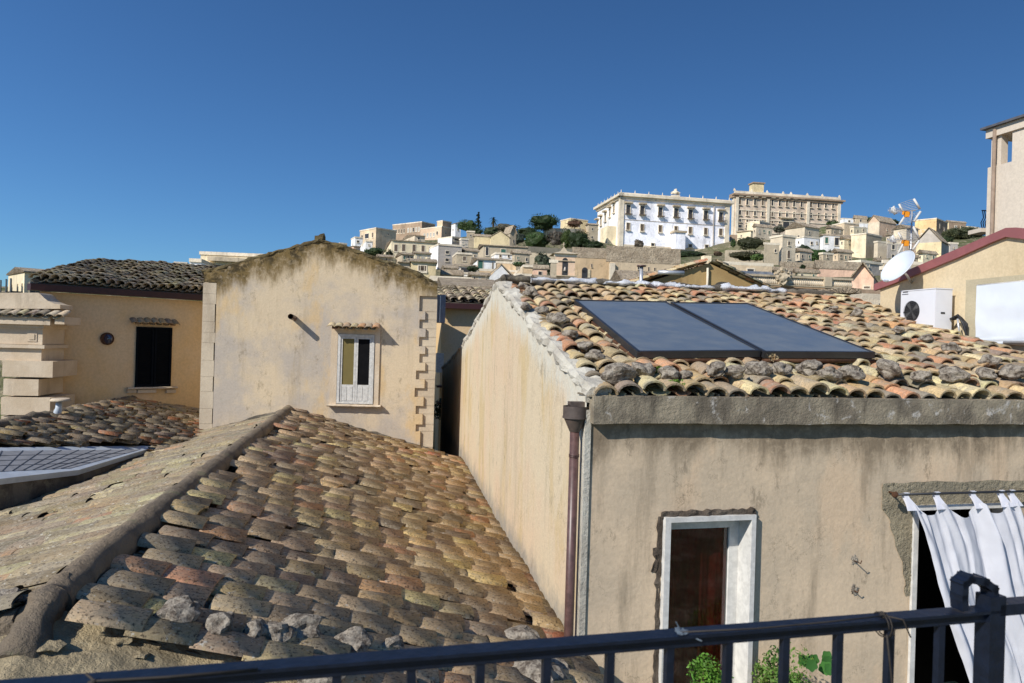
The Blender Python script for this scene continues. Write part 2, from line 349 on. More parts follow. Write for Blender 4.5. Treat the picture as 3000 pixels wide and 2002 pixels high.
def tile_roof(name, mat, E0, E1, T0, T1, sp, ex, wd, ht, pal,  parent=None, pans=True, jit=1.0, clip=None, palfn=None, margin=450, lift=.05, lenf=1.35, wave=.02, endlift=.032, boxy=1.0, stag=0, nar=.8, **kw):
    E0, E1, T0, T1 = [np.array(p, float) for p in (E0, E1, T0, T1)]
    Pf = lambda u, v: (E0*(1-u)+E1*u)*(1-v) + (T0*(1-u)+T1*u)*v
    rows = int(np.linalg.norm(E1-E0)/sp); V = []; Cc = []; Fa = []; Sm = []; cnt = 0; nT = len(TV)
    plist = []
    for i in range(rows+1):
        for pan in ((0, 1) if pans else (0,)):
            u = (i + (.5 if pan else 0))/rows
            if u > 1: continue
            a, b = Pf(u, 0), Pf(u, 1); Lr = np.linalg.norm(b-a); nc = int(Lr/ex)
            ev = (b-a)/Lr; eu = Pf(min(u+.01, 1.01), .5)-Pf(u-.01, .5); eu /= np.linalg.norm(eu)
            nn = np.cross(eu, ev); nn /= np.linalg.norm(nn)
            if nn[2] < 0: nn = -nn
            off = RNG.normal(0, .004*jit)
            wav = RNG.normal(0, .006*jit); ph = RNG.normal(0, stag) if not pan else 0
            for k in range(nc+1):
                v = (k*ex + (0 if k == 0 else ph + RNG.normal(0, .022*jit)) + (-.03 if not pan else .0))/Lr
                if k > 0 and v*Lr + ex*lenf*.8 > Lr: continue
                p = Pf(u, v)
                x, y = proj(p)
                if x < -margin or x > 3000+margin or y > 2002+margin: continue
                if clip and not clip(u, v, p): continue
                plist.append((p, eu, ev, nn, pan, u, v))
                ang = RNG.normal(0, .035*jit) if not pan else 0; l = ex*lenf*(1+RNG.normal(0, .03))
                wv = wd*(1+RNG.normal(0, .04*jit)); hv = ht*(1+RNG.normal(0, .07*jit))
                T = TV.copy(); th = .018
                tp = 1 - T[:, 1]*(1-nar); T[:, 0] *= np.where(T[:, 1] > .5, nar/.8, 1); T[:, 2] *= np.where(T[:, 1] > .5, nar/.8, 1); sx = T[:, 0]*(wv - T[:, 3]*th*2); z = np.clip(T[:, 2], 0, 1)**boxy*(hv - T[:, 3]*th); y_ = T[:, 1]*l
                rz = RNG.normal(0, .006*jit)
                if pan:
                    yy = 1-T[:, 1]; wf = np.where(T[:, 1] > .5, 1/nar, nar); sx = sx*wf; z = -z*wf*.7
                    z = z + .012 + lift*.6*(1-T[:, 1])
                else:
                    if RNG.random() < .035*jit: ang += RNG.normal(0, .14)
                    z = z + .02 + (1-T[:, 1])*endlift + rz + wav
                ca, sa = math.cos(ang), math.sin(ang)
                X = sx*ca - y_*sa + off; Y = sx*sa + y_*ca
                wz = wave*math.sin(u*9.1+v*5.3)+wave*.6*math.sin(u*23+v*11)
                W = p + X[:, None]*eu + Y[:, None]*ev + (z+lift+wz)[:, None]*nn
                V.append(W)
                Fa += [tuple(q+cnt*nT for q in f) for f in TF]; Sm += TS; cnt += 1
    cols = pick(pal, cnt)
    if palfn is not None: cols = palfn(cols, plist)
    pn = np.array([q[4] for q in plist]); cols[pn == 1] *= .75
    mb = MB(); mb.v = np.concatenate(V).tolist(); mb.f = Fa; mb.m = [0]*len(Fa); mb.sm = Sm
    return build(name, mb, MT[mat], parent, cols=np.repeat(np.clip(cols, .01, .9), nT, 0), **kw)
def slab(mb, pts, dz=-.25, m=0):
    p = [Vector(q) for q in pts]; mb.hexa([q+UP*dz for q in p] + p, m)
STN = [0]
def rock(p, r, label, group, sq=(1.15, .9, .75)):
    STN[0] += 1; mb = MB(); rz = random.random()*3
    mb.ico((0,0,0), r, 3, .27, 1.25, sq=sq, seed=STN[0]); R = Matrix.Rotation(rz, 3, 'Z') @ Matrix.Rotation(random.uniform(-.4,.4), 3, 'X')
    mb.v = [tuple(R @ Vector(v) + Vector(p)) for v in mb.v]
    return build('roof_stone', mb, MT['rock'], label=label, cat='stone', group=group)
# ================= foreground grey-brown roof =================
A = Vector((-2.74, 4.28, -1.69)); B = Vector((-5.16, 16.72, -1.82)); D0 = Vector((.92, 4.96, -2.9)); C = Vector((-1.12, 17.02, -2.93))
fr = thing('tiled_roof', (-3, 8, -3.2), 'low two-sided roof of rough grey-brown clay tiles in the foreground below the railing', 'roof')
def mainpal(c, pl):
    for i, q in enumerate(pl):
        d = q[6]; c[i] = c[i]*1.25
        if (1-d) > .55 and RNG.random() < .5: c[i] = c[i]*.6 + np.array(srgb(214, 178, 126)[:3])*.4*(1+RNG.normal(0,.15))
    return c
o1 = tile_roof('tile_slope', 'tile_main', D0, C, A, B, .285, .34, .30, .05, 'main', fr, jit=1.5, palfn=mainpal, endlift=.036, lenf=1.2, boxy=.6, stag=.09, nar=.94)
r1 = rotd(11); r2 = Vector((-r1.y, r1.x, 0))
LE0 = A - r1*7.5 + Vector((0,0,-2.05)); LE1 = B - r1*7.5 + Vector((0,0,-2.05))
o2 = tile_roof('tile_slope', 'tile_left', LE1, LE0, B, A, .27, .36, .30, .045, 'left', fr, jit=1.1, lift=.03, wave=.03, endlift=.016, boxy=.7, stag=.1, nar=.92)
mb = MB(); rough_beam(mb, [A + r2*.1 + UP*.0, A + r2*.5 + UP*.02, A.lerp(B, .3)+UP*.05, A.lerp(B, .65)+UP*.05, B+UP*.05], .118, .13, seg=.05, nz=.013, rnd=True, fr=2.6, n=20)
build('ridge_cap', mb, MT['ridge_mortar'], fr)
mb = MB(); slab(mb, [A+UP*-.02, D0+UP*-.02, C+UP*-.02, B+UP*-.02], -.3); slab(mb, [LE0, A, B, LE1], -.3)
build('roof_deck', mb, MT['dark' if 0 else 'mortar'], fr)
# verge mortar against the middle house
mb = MB(); rough_beam(mb, [B+UP*.08, C+UP*.07], .09, .06, seg=.1, nz=.02); rough_beam(mb, [B+UP*.08, B-r1*3+UP*-.82], .09, .05, seg=.1, nz=.02)
build('verge_mortar', mb, MT['mortar'], fr)
# mossy mortar ledge along the near edge
def ledge(u, v):
    a = -1.6 + u*5.6; q = A + r1*a - r2*(-.06 + v*1.1); z = .015 - (max(a, 0)*.335) - (max(-a, 0)*.3)
    z += -.30*v; h = noise.noise(Vector((a*3, v*4, 1)))*.035 + noise.noise(Vector((a*9, v*9, 4)))*.02 + noise.noise(Vector((a*26, v*26, 4)))*.012
    return q + UP*(z + h)
mb = MB(); mb.grid(ledge, 200, 60); build('mortar_ledge', mb, MT['ledge'], fr)
mb = MB(); rough_beam(mb, [A+UP*.02+r2*.3, A+r2*.05+UP*.0, A-r2*.12+UP*-.04, A-r2*.34+UP*-.17], .11, .11, seg=.04, nz=.025, rnd=True, n=20, fr=5)
rough_beam(mb, [A-r1*.15+UP*-.05-r2*.05, A.lerp(B, .10)-r1*.12+UP*-.03], .08, .05, seg=.05, nz=.02, rnd=True, n=14, fr=5); rough_beam(mb, [A-r1*.1+UP*-.05-r2*.05, A-r1*1.6-r2*.1+UP*-.5], .1, .08, seg=.05, nz=.03, n=14, fr=5); build('ridge_end_mortar', mb, MT['ridge_mortar'], fr)
mb = MB(); rg_ = random.Random(5)
for k in range(26):
    u_, v_ = rg_.uniform(.05, .6), rg_.uniform(.1, .85); q = Vector(ledge(u_, v_)); s_ = rg_.uniform(.05, .13); mb.ico(q+UP*.005, s_, 2, .35, 2, sq=(1, .8, .28), seed=k)
build('mortar_rubble', mb, MT['ledge'], fr)
nR = (D0-A).cross(B-A); nR = nR if nR.z > 0 else -nR
nL = (LE0-A).cross(B-A); nL = nL if nL.z > 0 else -nL
GS = 'loose stones weighing down the grey-brown roof'
for px, py, r, lb in [(525,1795,.10,'pale angular stone with a long shadow, nearest the ridge on the foreground roof'),
    (645,1838,.085,'mottled brown stone right of the pale angular stone on the foreground roof'),
    (748,1852,.075,'small grey stone left of the dark paired stones on the foreground roof'),
    (805,1858,.08,'narrow dark stone touching the largest dark stone on the foreground roof'),
    (875,1846,.12,'largest dark craggy stone on the foreground roof just above the rail'),
    (1035,1888,.11,'rounded pale stone on the foreground roof touching the rail in view'),
    (1150,1892,.07,'flat mossy stone lying low right of the rounded pale stone'),
    (1528,1880,.13,'flat whitish stone at the lower right edge of the foreground roof'),
    (1570,1985,.2,'big pale stone seen between the railing bars beside the ochre wall'),
    (1640,1965,.1,'tan stone squeezed between the wall foot and the big pale stone'),
    (930,1990,.12,'dark stone seen below the handrail left of a railing bar')]:
    q = hit(px, py, A, nR, .13); rock(q, r*1.15, lb, GS)
for px, py, r, lb in [(12,1762,.09,'black stone at the far left on the pale tile slope')]:
    q = hit(px, py, A, nL, .09); rock(q, r, lb, GS)
# ================= near house on the right =================
f1 = rotd(14); K = Vector((.672, 6.3, -.44)); RG0 = Vector((-.286, 12.03, .94)); RG1 = RG0 + f1*6.8 + (RG0-K)*.085
RG1.z = 1.03
nh = thing('stone_house', (4, 9, -6), 'nearby plastered house with clay tile roof, solar panels and a brown downpipe at its corner', 'house')
FW = Fac(K, 14)
gdir = Vector((-.1673, 1, 0)).normalized(); inw = -gdir
# front wall with two openings (s along the facade, z up)
wx0, wz1 = FW.sz(1945, 1512)[0], FW.sz(2070, 1509)[1]; wx1 = FW.sz(2200, 1512)[0]
dx0 = FW.sz(2668, 1700)[0]; dx1 = dx0+1.25; dz1 = FW.sz(2750, 1478)[1]
zb = -4.2; topz = -.68
def wallcell(mb, a0, a1, z0, z1, att, lw=None):
    nu = max(1, int((a1-a0)/.25)); nv = max(1, int((z1-z0)/.25)); i = len(mb.v)
    mb.grid(lambda u, v: FW.w(a0+(a1-a0)*u, z0+(z1-z0)*v), nu, nv, 0, False)
    for k in range(i, len(mb.v)): att.append(topz - mb.v[k][2])
mb = MB(); att = []
xs = [0.03, wx0, wx1, dx0, dx1, 7.0]
for a0, a1, hol in ((xs[0], xs[1], None), (xs[1], xs[2], wz1), (xs[2], xs[3], None), (xs[3], xs[4], dz1), (xs[4], xs[5], None)):
    if hol is None: wallcell(mb, a0, a1, zb, topz+.1, att)
    else: wallcell(mb, a0, a1, hol, topz+.1, att)
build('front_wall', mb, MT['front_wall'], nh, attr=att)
for a0, a1, zt in ((wx0, wx1, wz1), (dx0, dx1, dz1)):
    dp = -.34; mb = MB()
    FW.bx(mb, a0-.02, a0, zb, zt, -.001, dp); FW.bx(mb, a1, a1+.02, zb, zt, -.001, dp); FW.bx(mb, a0, a1, zt, zt+.02, -.001, dp)
    build('opening_reveal', mb, MT['pale_render'], nh)
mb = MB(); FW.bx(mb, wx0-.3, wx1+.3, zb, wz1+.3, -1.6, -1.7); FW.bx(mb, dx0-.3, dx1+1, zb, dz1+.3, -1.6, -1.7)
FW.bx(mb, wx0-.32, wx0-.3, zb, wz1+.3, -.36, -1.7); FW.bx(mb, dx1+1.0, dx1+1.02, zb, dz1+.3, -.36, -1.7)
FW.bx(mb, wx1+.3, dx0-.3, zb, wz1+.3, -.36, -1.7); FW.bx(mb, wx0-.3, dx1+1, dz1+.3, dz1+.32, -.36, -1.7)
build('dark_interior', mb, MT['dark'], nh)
# cornice
mb = MB(); c0 = .02
pts = lambda s: FW.w(s, -.56, .04)
rough_beam(mb, [FW.w(.03, -.57, .045), FW.w(7.0, -.57, .045)], .06, .125, seg=.1, nz=.006, fr=6, n=12)
build('cornice', mb, MT['cornice'], nh)
mb = MB(); FW.bx(mb, 0, 7.0, -.46, -.445, -.25, .06); build('eave_slab', mb, MT['cornice'], nh)
# gable wall (left side)
GP = [(Vector((K.x+.02, K.y+.02, 0)), -.42), (RG0.copy(), .97), (P(1296, 1078, 24.0), None)]
g_end = Vector((1.726-.1673*24.2, 24.2, 0)); z_end = (ray(1296, 1078)*24.2).z
Lg = (Vector((RG0.x, RG0.y, 0))-Vector((K.x, K.y, 0))).length; Lt = (g_end-Vector((K.x, K.y, 0))).length
def gtop(t):
    if t < Lg: b = -.42 + (.97+.42)*(t/Lg)
    else:
        k = (t-Lg)/(Lt-Lg); b = .97 + (z_end-.97)*k - .35*math.sin(math.pi*k)*(.6)
    return b + .03*noise.noise(Vector((t*1.7, 3, 1))) + (.02*noise.noise(Vector((t*6, 3, 5))))
k0 = Vector((K.x, K.y, 0)); mb = MB(); att = []; lw = []
def gw(u, v):
    t = u*Lt; z = -5 + (gtop(t)+5)*(1-(1-v)**1.6); q = k0 + gdir*t; q.z = z; return q
mb.grid(gw, 150, 26, 0, True)
for q in mb.v:
    t = (Vector(q)-k0).dot(gdir); att.append(gtop(t)-q[2]); zc = -2.9; lw.append(q[2]-zc-.05)
go = build('gable_wall', mb, MT['gable_wall'], nh, attr=att)
at = go.data.attributes.new('lw', 'FLOAT', 'POINT'); at.data.foreach_set('value', lw)
mb = MB(); pts = []
for i in range(61):
    t = Lt*i/60; q = k0 + gdir*t; q.z = gtop(t)-.01; pts.append(q + Vector((.1, 0, 0)))
rough_beam(mb, pts, .12, .07, seg=.09, nz=.028, fr=7, n=10)
build('verge_mortar', mb, MT['pale_render'], nh)
mb = MB(); q = k0 - gdir*.02; mb.obox(q + Vector((-.012,-.001,-5)), FW.r*.055, gdir*.12, UP*(4.42)); build('corner_render', mb, MT['pale_render'], nh)
# rear slope and deck
rr0 = Vector((g_end.x, g_end.y, z_end-.1)); rr1 = rr0 + f1*7
RD0, RD1 = RG0.copy(), RG1.copy(); E0 = K + Vector((.16, .0, -.07)); E1 = K + f1*6.85 + Vector((-.04, .04, -.07))
mb = MB(); mb.hexa([K+f1*.1+UP*-.25, K+f1*6.85+UP*-.25, RG1+UP*-.3, RG0+f1*.1+UP*-.3, K+f1*.1+UP*-.08+Vector((0,.1,0)), K+f1*6.85+UP*-.08, RG1+UP*-.02, RG0+f1*.1+UP*-.02])
mb.hexa([RG0+f1*.1+UP*-.3, RG1+UP*-.3, rr1+UP*-.3, rr0+f1*.1+UP*-.3, RG0+f1*.1+UP*-.02, RG1+UP*-.02, rr1, rr0+f1*.1])
build('roof_deck', mb, MT['mortar'], nh)
PS0, PS1 = (.78, 3.72), (.8, 3.8)   # panel zone
def nclip(u, v, p):
    return True
tile_roof('roof_tiles', 'tile_near', E0, E1, RG0+f1*.22+UP*-.02, RG1+UP*-.02, .215, .31, .22, .082, 'near', nh, stag=.05, jit=1.5, lift=.04, wave=.025, endlift=.03)
mb = MB(); slab(mb, [RG0+f1*.05+UP*.12-gdir*.12, RG1+UP*.12-gdir*.12, RG1+gdir*.3+UP*.1, RG0+gdir*.3+UP*.1], -.2)
rough_beam(mb, [RG0+f1*.1+UP*.10, RG1+UP*.08], .2, .075, seg=.1, nz=.03, n=12, rnd=True, fr=4)
build('ridge_mortar', mb, MT['mortar'], nh)
mb = MB()
for a, b, lo_ in ((.55, 2.0, 0), (1.9, 3.3, .02), (3.2, 4.1, -.05), (4.2, 5.6, .02)):
    q0 = RG0.lerp(RG1, a/6.8); q1 = RG0.lerp(RG1, b/6.8)
    rough_beam(mb, [q0-gdir*.08+UP*(.10+lo_*.3), q0.lerp(q1,.5)-gdir*(.14+lo_)+UP*.105, q1-gdir*.06+UP*.09], .17, .05, seg=.05, nz=.04, n=16, rnd=True, fr=6)
build('whitewashed_patch', mb, MT['whitewash'], nh)
# downpipe with funnel: pixel anchored on the gable wall corner
GF = Fac(k0, r=-gdir)
pt = hit(1683, 1290, k0 - FW.r*.085, (1, .1673, 0)); 
pc = Vector((pt.x, pt.y, 0)); zf = lambda py: (ray(1683, py)*pc.y).z
dp = thing('downpipe', (pc.x, pc.y, -4.2), 'brown downpipe with a grey funnel head at the corner of the near house', 'drainpipe')
rp = .042
mb = MB(); mb.tube([(pc.x, pc.y, -4.2), (pc.x, pc.y, zf(1262))], rp, 20); build('pipe', mb, MT['brown_pipe'], dp)
mb = MB()
for py in (1333, 1338): mb.tube([(pc.x, pc.y, zf(py)-.004), (pc.x, pc.y, zf(py)+.006)], rp+.005, 20)
build('joint', mb, MT['brown_pipe'], dp)
mb = MB(); mb.tube([(pc.x, pc.y, zf(1265)), (pc.x, pc.y, zf(1222)), ], [rp+.004, .105], 24, cap=False)
mb.tube([(pc.x, pc.y, zf(1224)), (pc.x, pc.y, zf(1190))], .109, 24, cap=False); mb.tube([(pc.x, pc.y, zf(1224)-.004), (pc.x, pc.y, zf(1222)+.006)], .113, 24, cap=False)
mb.tube([(pc.x, pc.y, zf(1205)), (pc.x, pc.y, zf(1204))], .106, 24)
build('funnel', mb, MT['funnel'], dp)
mb = MB(); q = Vector((pc.x, pc.y, zf(1186))); mb.obox(q+Vector((-.045,-.02,-.02)), (.22,.05,0), (-.02,.08,0), (0,0,.045)); mb.obox(q+Vector((-.045,-.02,-.1)), (.05,.01,0), (-.02,.08,0), (0,0,.1)); build('spout', mb, MT['funnel'], dp)
# ---- solar collectors
nS = (RG0-K).cross(f1); nS = nS if nS.z > 0 else -nS; nS.normalize()
def loc2w(s, t, h): 
    e0, e1, t0, t1 = K, K+f1*6.8, RG0, RG1; u = s/6.8; v = t/5.81
    return (e0*(1-u)+e1*u)*(1-v) + (t0*(1-u)+t1*u)*v + nS*h
for (c4, lb) in (([(1868,1030),(2230,1027),(1950,883),(1683,878)], 'left of the two dark flat solar water collectors lying on the near tile roof'),
                 ([(2240,1030),(2565,1032),(2190,888),(1965,885)], 'right of the two dark flat solar water collectors lying on the near tile roof')):
    q = [hit(x, y, K, nS, .19) for x, y in c4]
    t = thing('solar_panel', q[0]-nS*.1, lb, 'solar panel', 'solar water collectors on the near roof')
    b = [p - nS*.075 for p in q]
    mb = MB(); mb.hexa([b[0], b[1], b[2], b[3], q[0]-nS*.02, q[1]-nS*.02, q[2]-nS*.02, q[3]-nS*.02]); 
    cen = sum(q, Vector())/4
    fw = .035
    for i in range(4):
        a_, b_ = q[i], q[(i+1)%4]; dI = (cen-(a_+b_)/2); e = (b_-a_).normalized(); dI = (dI - e*dI.dot(e)).normalized()
        mb.hexa([a_-nS*.021, b_-nS*.021, b_+dI*fw-nS*.021, a_+dI*fw-nS*.021, a_, b_, b_+dI*fw, a_+dI*fw])
    build('frame', mb, MT['black_frame'], t)
    mb = MB(); ins = [p + (cen-p)*.035 - nS*.008 for p in q]; mb.hexa([p-nS*.008 for p in ins]+ins); build('glass', mb, MT['solar'], t)
    mb = MB()
    for (i, j) in ((0,3),(1,2)):
        a_, b_ = b[i], b[j]; mb.tube([a_.lerp(b_, .02)-nS*.02, b_.lerp(a_, .02)-nS*.02], .02, 6)
    mb.tube([b[0]-nS*.03, b[1]-nS*.03], .025, 6)
    for u in (.06, .94):
        p = b[0].lerp(b[1], u); mb.obox(p-nS*.14, f1*.03, nS*.1, gdir*.03)
    build('rail', mb, MT['rust'], t)
# ---- loose stones on the near roof
GN = 'loose stones weighing down the near tile roof'
for px, py, r, lb in [(1812,1094,.115,'big brown-grey stone nearest the corner in the lower row on the near roof'),
 (1883,1084,.1,'grey stone with a green weed on its right on the near roof'),
 (1960,1094,.085,'pale stone just right of the green weed on the near roof'),(2008,1098,.055,'small round stone between the weed and the black-speckled stone'),
 (2097,1083,.09,'black-speckled round stone below the left solar panel'),(2156,1088,.08,'bluish stone touching the speckled round one'),
 (2222,1082,.11,'broad speckled stone under the joint between the two solar panels'),(2285,1082,.09,'grey-brown stone beneath the dry grass tuft near the panel joint'),
 (2372,1079,.115,'tall pale grey stone below the right solar panel'),(2430,1097,.09,'dark stone leaning right of the tall pale grey one'),
 (2497,1092,.11,'rounded dark stone below the right end of the solar panels'),(2608,1084,.125,'widest dark purple-grey stone right of the solar panels'),
 (2697,1103,.08,'low grey stone between the widest stone and the long pale one'),(2795,1098,.11,'long pale grey stone in the lower row of the near roof'),
 (2890,1097,.09,'dark grey stone beneath the red flashing in the lower row'),(2965,1093,.12,'large pale stone at the far right end of the lower row'),
 (2785,1019,.09,'dark slanted stone by the air conditioner foot'),(2897,1057,.09,'speckled grey stone close to the red flashing'),
 (1742,1041,.075,'cut grey block on the left tile rows of the near roof'),(1711,1013,.07,'speckled dark stone above the cut grey block'),
 (1554,857,.10,'grey stone at the top left of the near roof by the white ridge'),(1532,838,.07,'dark stone at the very peak of the near roof'),
 (1541,899,.075,'grey stone beside the roof edge below the peak'),(1590,908,.07,'small pale stone right of the roof edge below the peak'),
 (1637,938,.12,'largest speckled stone beside the upper left corner of the solar panel'),(1672,979,.075,'brown stone left of the solar panel edge'),
 (1668,885,.04,'small white stone at the upper left corner of the solar panel'),
 (2441,904,.06,'half hidden dark stone on the upper right tiles of the near roof'),(2510,918,.085,'black-and-grey stone on the upper right tiles of the near roof'),
 (2633,966,.07,'speckled stone in the right tiles left of the air conditioner'),(2713,992,.08,'rough stone below the air conditioner corner')]:
    q = hit(px, py, K, nS, .15); rock(q, r*1.05, lb, GN, (1.2, .95, .68))
# ---- weeds
def leaves(mb, cols, c, rad, n, size, base, lumps=8, flat=.0, seed=0, var=.25, shell=.55):
    rng = np.random.default_rng(seed+11); c = np.array(c, float); rad = np.array(rad, float)
    L = rng.normal(0, 1, (lumps, 3)); L /= np.linalg.norm(L, axis=1)[:, None]; L *= rng.uniform(.25, .72, (lumps, 1)); lr = rng.uniform(.3, .55, lumps)
    lc = 1 + rng.normal(0, var, lumps); hue = rng.normal(0, .12, lumps); base = np.array(base[:3])
    for i in range(n):
        k = rng.integers(lumps); d = rng.normal(0, 1, 3); d /= np.linalg.norm(d); rr = lr[k]*(shell + (1-shell)*rng.random())
        q = c + (L[k] + d*rr)*rad
        if q[2] < c[2]-rad[2]: q[2] = c[2]-rad[2]*rng.random()
        nrm = d + rng.normal(0, .6, 3); nrm /= np.linalg.norm(nrm); a = np.cross(nrm, rng.normal(0, 1, 3)); a /= np.linalg.norm(a); b = np.cross(nrm, a)
        s = size*rng.uniform(.6, 1.3); i0 = len(mb.v)
        for x, y in ((-1, 0), (0, -.55), (1, 0), (0, .55)): mb.v.append(tuple(q + a*x*s + b*y*s))
        mb.f.append((i0, i0+1, i0+2, i0+3)); mb.m.append(0); mb.sm.append(False)
        cc = base*lc[k]*rng.uniform(.75, 1.25); cc = cc*np.array([1+hue[k], 1, 1-hue[k]*.5]); cols += [cc]*4
def plant(name, label, cat, c, rad, n, size, col, group=None, lumps=8, seed=0, stem=True, pot=None, **kw):
    t = thing(name, Vector(c)-UP*rad[2], label, cat, group); mb = MB(); cols = []
    leaves(mb, cols, c, rad, n, size, col, lumps, seed=seed, **kw); build('foliage', mb, MT['leaf'], t, cols=np.clip(cols, .003, .8))
    if stem:
        mb = MB(); cv = Vector(c)
        for k in range(5):
            d = Vector((random.uniform(-.6,.6)*rad[0], random.uniform(-.6,.6)*rad[1], random.uniform(-.2,.6)*rad[2]))
            mb.tube([cv-UP*rad[2]*1.1, cv+d*.4-UP*rad[2]*.3, cv+d], [rad[0]*.05, rad[0]*.03, rad[0]*.015], 5)
        build('stem', mb, MT['bark'], t)
    if pot:
        mb = MB(); b = Vector(c)-UP*(rad[2]*1.0); mb.tube([b-UP*pot*1.1, b], [pot*.7, pot], 18); mb.tube([b-UP*.02, b+UP*.02], [pot*1.1]*2, 18); build('pot', mb, plain('terracotta', srgb(160,90,60)), t)
    return t
G1 = (.10, .20, .03); 
q = hit(1932, 1088, K, nS, .13); plant('weed', 'green weed growing between the stones on the near roof', 'weed', q, (.07,.05,.06), 90, .016, G1, seed=1, stem=False)
q = hit(1972, 1122, K, nS, .11); plant('weed', 'low green weed on the eave tiles below the pale stone', 'weed', q, (.1,.05,.045), 100, .014, G1, seed=2, stem=False)
q = hit(2268, 1050, K, nS, .14); plant('weed', 'dry straw tuft sticking up at the joint of the solar panels', 'weed', q, (.09,.05,.07), 40, .02, (.35,.27,.15), seed=3, stem=False)
q = hit(1532, 1842, A, nR, .1); plant('weed', 'tiny green moss clump at the roof foot by the ochre wall', 'weed', q, (.07,.05,.04), 70, .014, G1, seed=4, stem=False)
# ---- near window
wf = thing('window_frame', FW.w(wx0, -4, 0), 'tall white box-framed window with a dark red curtain in the near wall', 'window')
mb = MB(); z0 = -4.1; t_ = .045
FW.bx(mb, wx0-.01, wx0+t_, z0, wz1+.0, -.22, .06); FW.bx(mb, wx1-t_+.02, wx1+.02, z0, wz1, -.22, .06); FW.bx(mb, wx0+t_, wx1-t_+.02, wz1-t_, wz1, -.22, .06)
build('casing', mb, MT['white_paint'], wf)
mb = MB(); ix0, ix1, iz = wx0+t_, wx1-t_+.02, wz1-t_
b_ = .062
FW.bx(mb, ix0, ix0+b_*.6, z0, iz, -.2, -.155); FW.bx(mb, ix1-b_*1.6, ix1, z0, iz, -.2, -.155); FW.bx(mb, ix0+b_*.6, ix1-b_*1.6, iz-.12, iz, -.2, -.155)
build('sash', mb, MT['white_paint'], wf)
mb = MB(); FW.bx(mb, ix0+.01, ix1-.01, z0, iz-.01, -.182, -.178); build('pane', mb, MT['glass'], wf)
mb = MB(); mb.grid(lambda u, v: FW.w(ix0+(ix1-ix0)*u, z0+(iz-z0)*v, -.215+.016*math.sin(u*34+math.sin(v*3)*1.2)+.006*math.sin(u*71)), 90, 12); build('curtain', mb, MT['red_cloth'], wf)
mb = MB(); rough_beam(mb, [FW.w(wx0-.03, wz1+.015, .01), FW.w(wx1+.03, wz1+.02, .01)], .022, .028, seg=.04, nz=.014, fr=16)
rough_beam(mb, [FW.w(wx0-.035, wz1, .0), FW.w(wx0-.03, z0, .0)], .012, .025, seg=.05, nz=.012, fr=16)
rough_beam(mb, [FW.w(wx0-.08, wz1-.28, .0), FW.w(wx0-.06, wz1-.4, .0), FW.w(wx0-.09, wz1-.5, 0)], .02, .03, seg=.03, nz=.015, fr=16)
build('broken_plaster', mb, plaster('broken_plaster', srgb(110,100,88), srgb(84,74,64), srgb(48,42,38), None, 5, .5, 1, .02, .8), nh)
# ---- doorway on the right
df = thing('door_frame', FW.w(dx0, -4, 0), 'white-framed dark doorway behind the white curtain', 'doorway')
mb = MB(); FW.bx(mb, dx0-.005, dx0+.05, -4.1, dz1, -.2, .03); FW.bx(mb, dx1-.05, dx1, -4.1, dz1, -.2, .03); FW.bx(mb, dx0+.05, dx1-.05, dz1-.05, dz1, -.2, .03); build('casing', mb, MT['white_paint'], df)
mb = MB(); a0, zt_ = FW.sz(2585, 1415)
def rp_(u, v):
    a = a0 + (7.0-a0)*u; z = dz1-.02 + (zt_-dz1+.02)*v; e = min(u*14, (1-v)*4, v*4+.3, 1)
    return FW.w(a+ (0.03*noise.noise(Vector((a*8, z*8, 0)))), z + .03*noise.noise(Vector((a*5, z*3, 2))), .004 + .022*abs(noise.noise(Vector((a*22, z*22, 3)))) + .01*abs(noise.noise(Vector((a*55, z*55, 3)))))
mb.grid(rp_, 150, 14, 0, True)
def rp2(u, v):
    a = a0 + (dx0-.0-a0)*u; z = dz1-.9 + (.9)*v; a2 = dx0 - (dx0-a)*(.15+.85*v**1.5+.1*noise.noise(Vector((1, z*7, 2))))
    return FW.w(a2, z, .004+.02*abs(noise.noise(Vector((a*22, z*22, 3)))))
mb.grid(rp2, 12, 40, 0, True)
build('rough_cement_patch', mb, plaster('rough_cement', srgb(170,158,132), srgb(150,140,118), srgb(110,100,84), None, 3, .3, 1, .03, .6), nh)
# rod and curtain
rodo = .13; r0 = FW.at(2640, 1449, rodo); r1_ = FW.w(FW.sz(3060, 1437, rodo)[0]+.25, r0.z, rodo)
rt = thing('curtain_rod', r0, 'dark iron curtain rod fixed on the rough cement above the doorway', 'curtain rod')
mb = MB(); mb.tube([r0-FW.r*.04, r1_], .0125, 10); build('rod', mb, MT['black_frame'], rt)
mb = MB(); mb.ico(r0-FW.r*.07, .03, 2, .15, 2); mb.tube([r0-FW.r*.03, r0-FW.r*.03-FW.n*rodo], .01, 8); build('finial', mb, MT['rust'], rt)
tabs = [2655, 2745, 2850, 2934, 2965]; ta = [FW.sz(x, 1445, rodo)[0] for x in tabs]
amax = FW.sz(3010, 1445, rodo)[0]; ztop = r0.z-.075; zbt = -3.9
b0 = FW.sz(2813, 2002, rodo+.1)[0]; zb0 = FW.sz(2813, 2002, rodo+.1)[1]
l0 = FW.sz(2652, 1480, rodo)[0]; slope_l = (b0-l0)/(ztop-zb0)
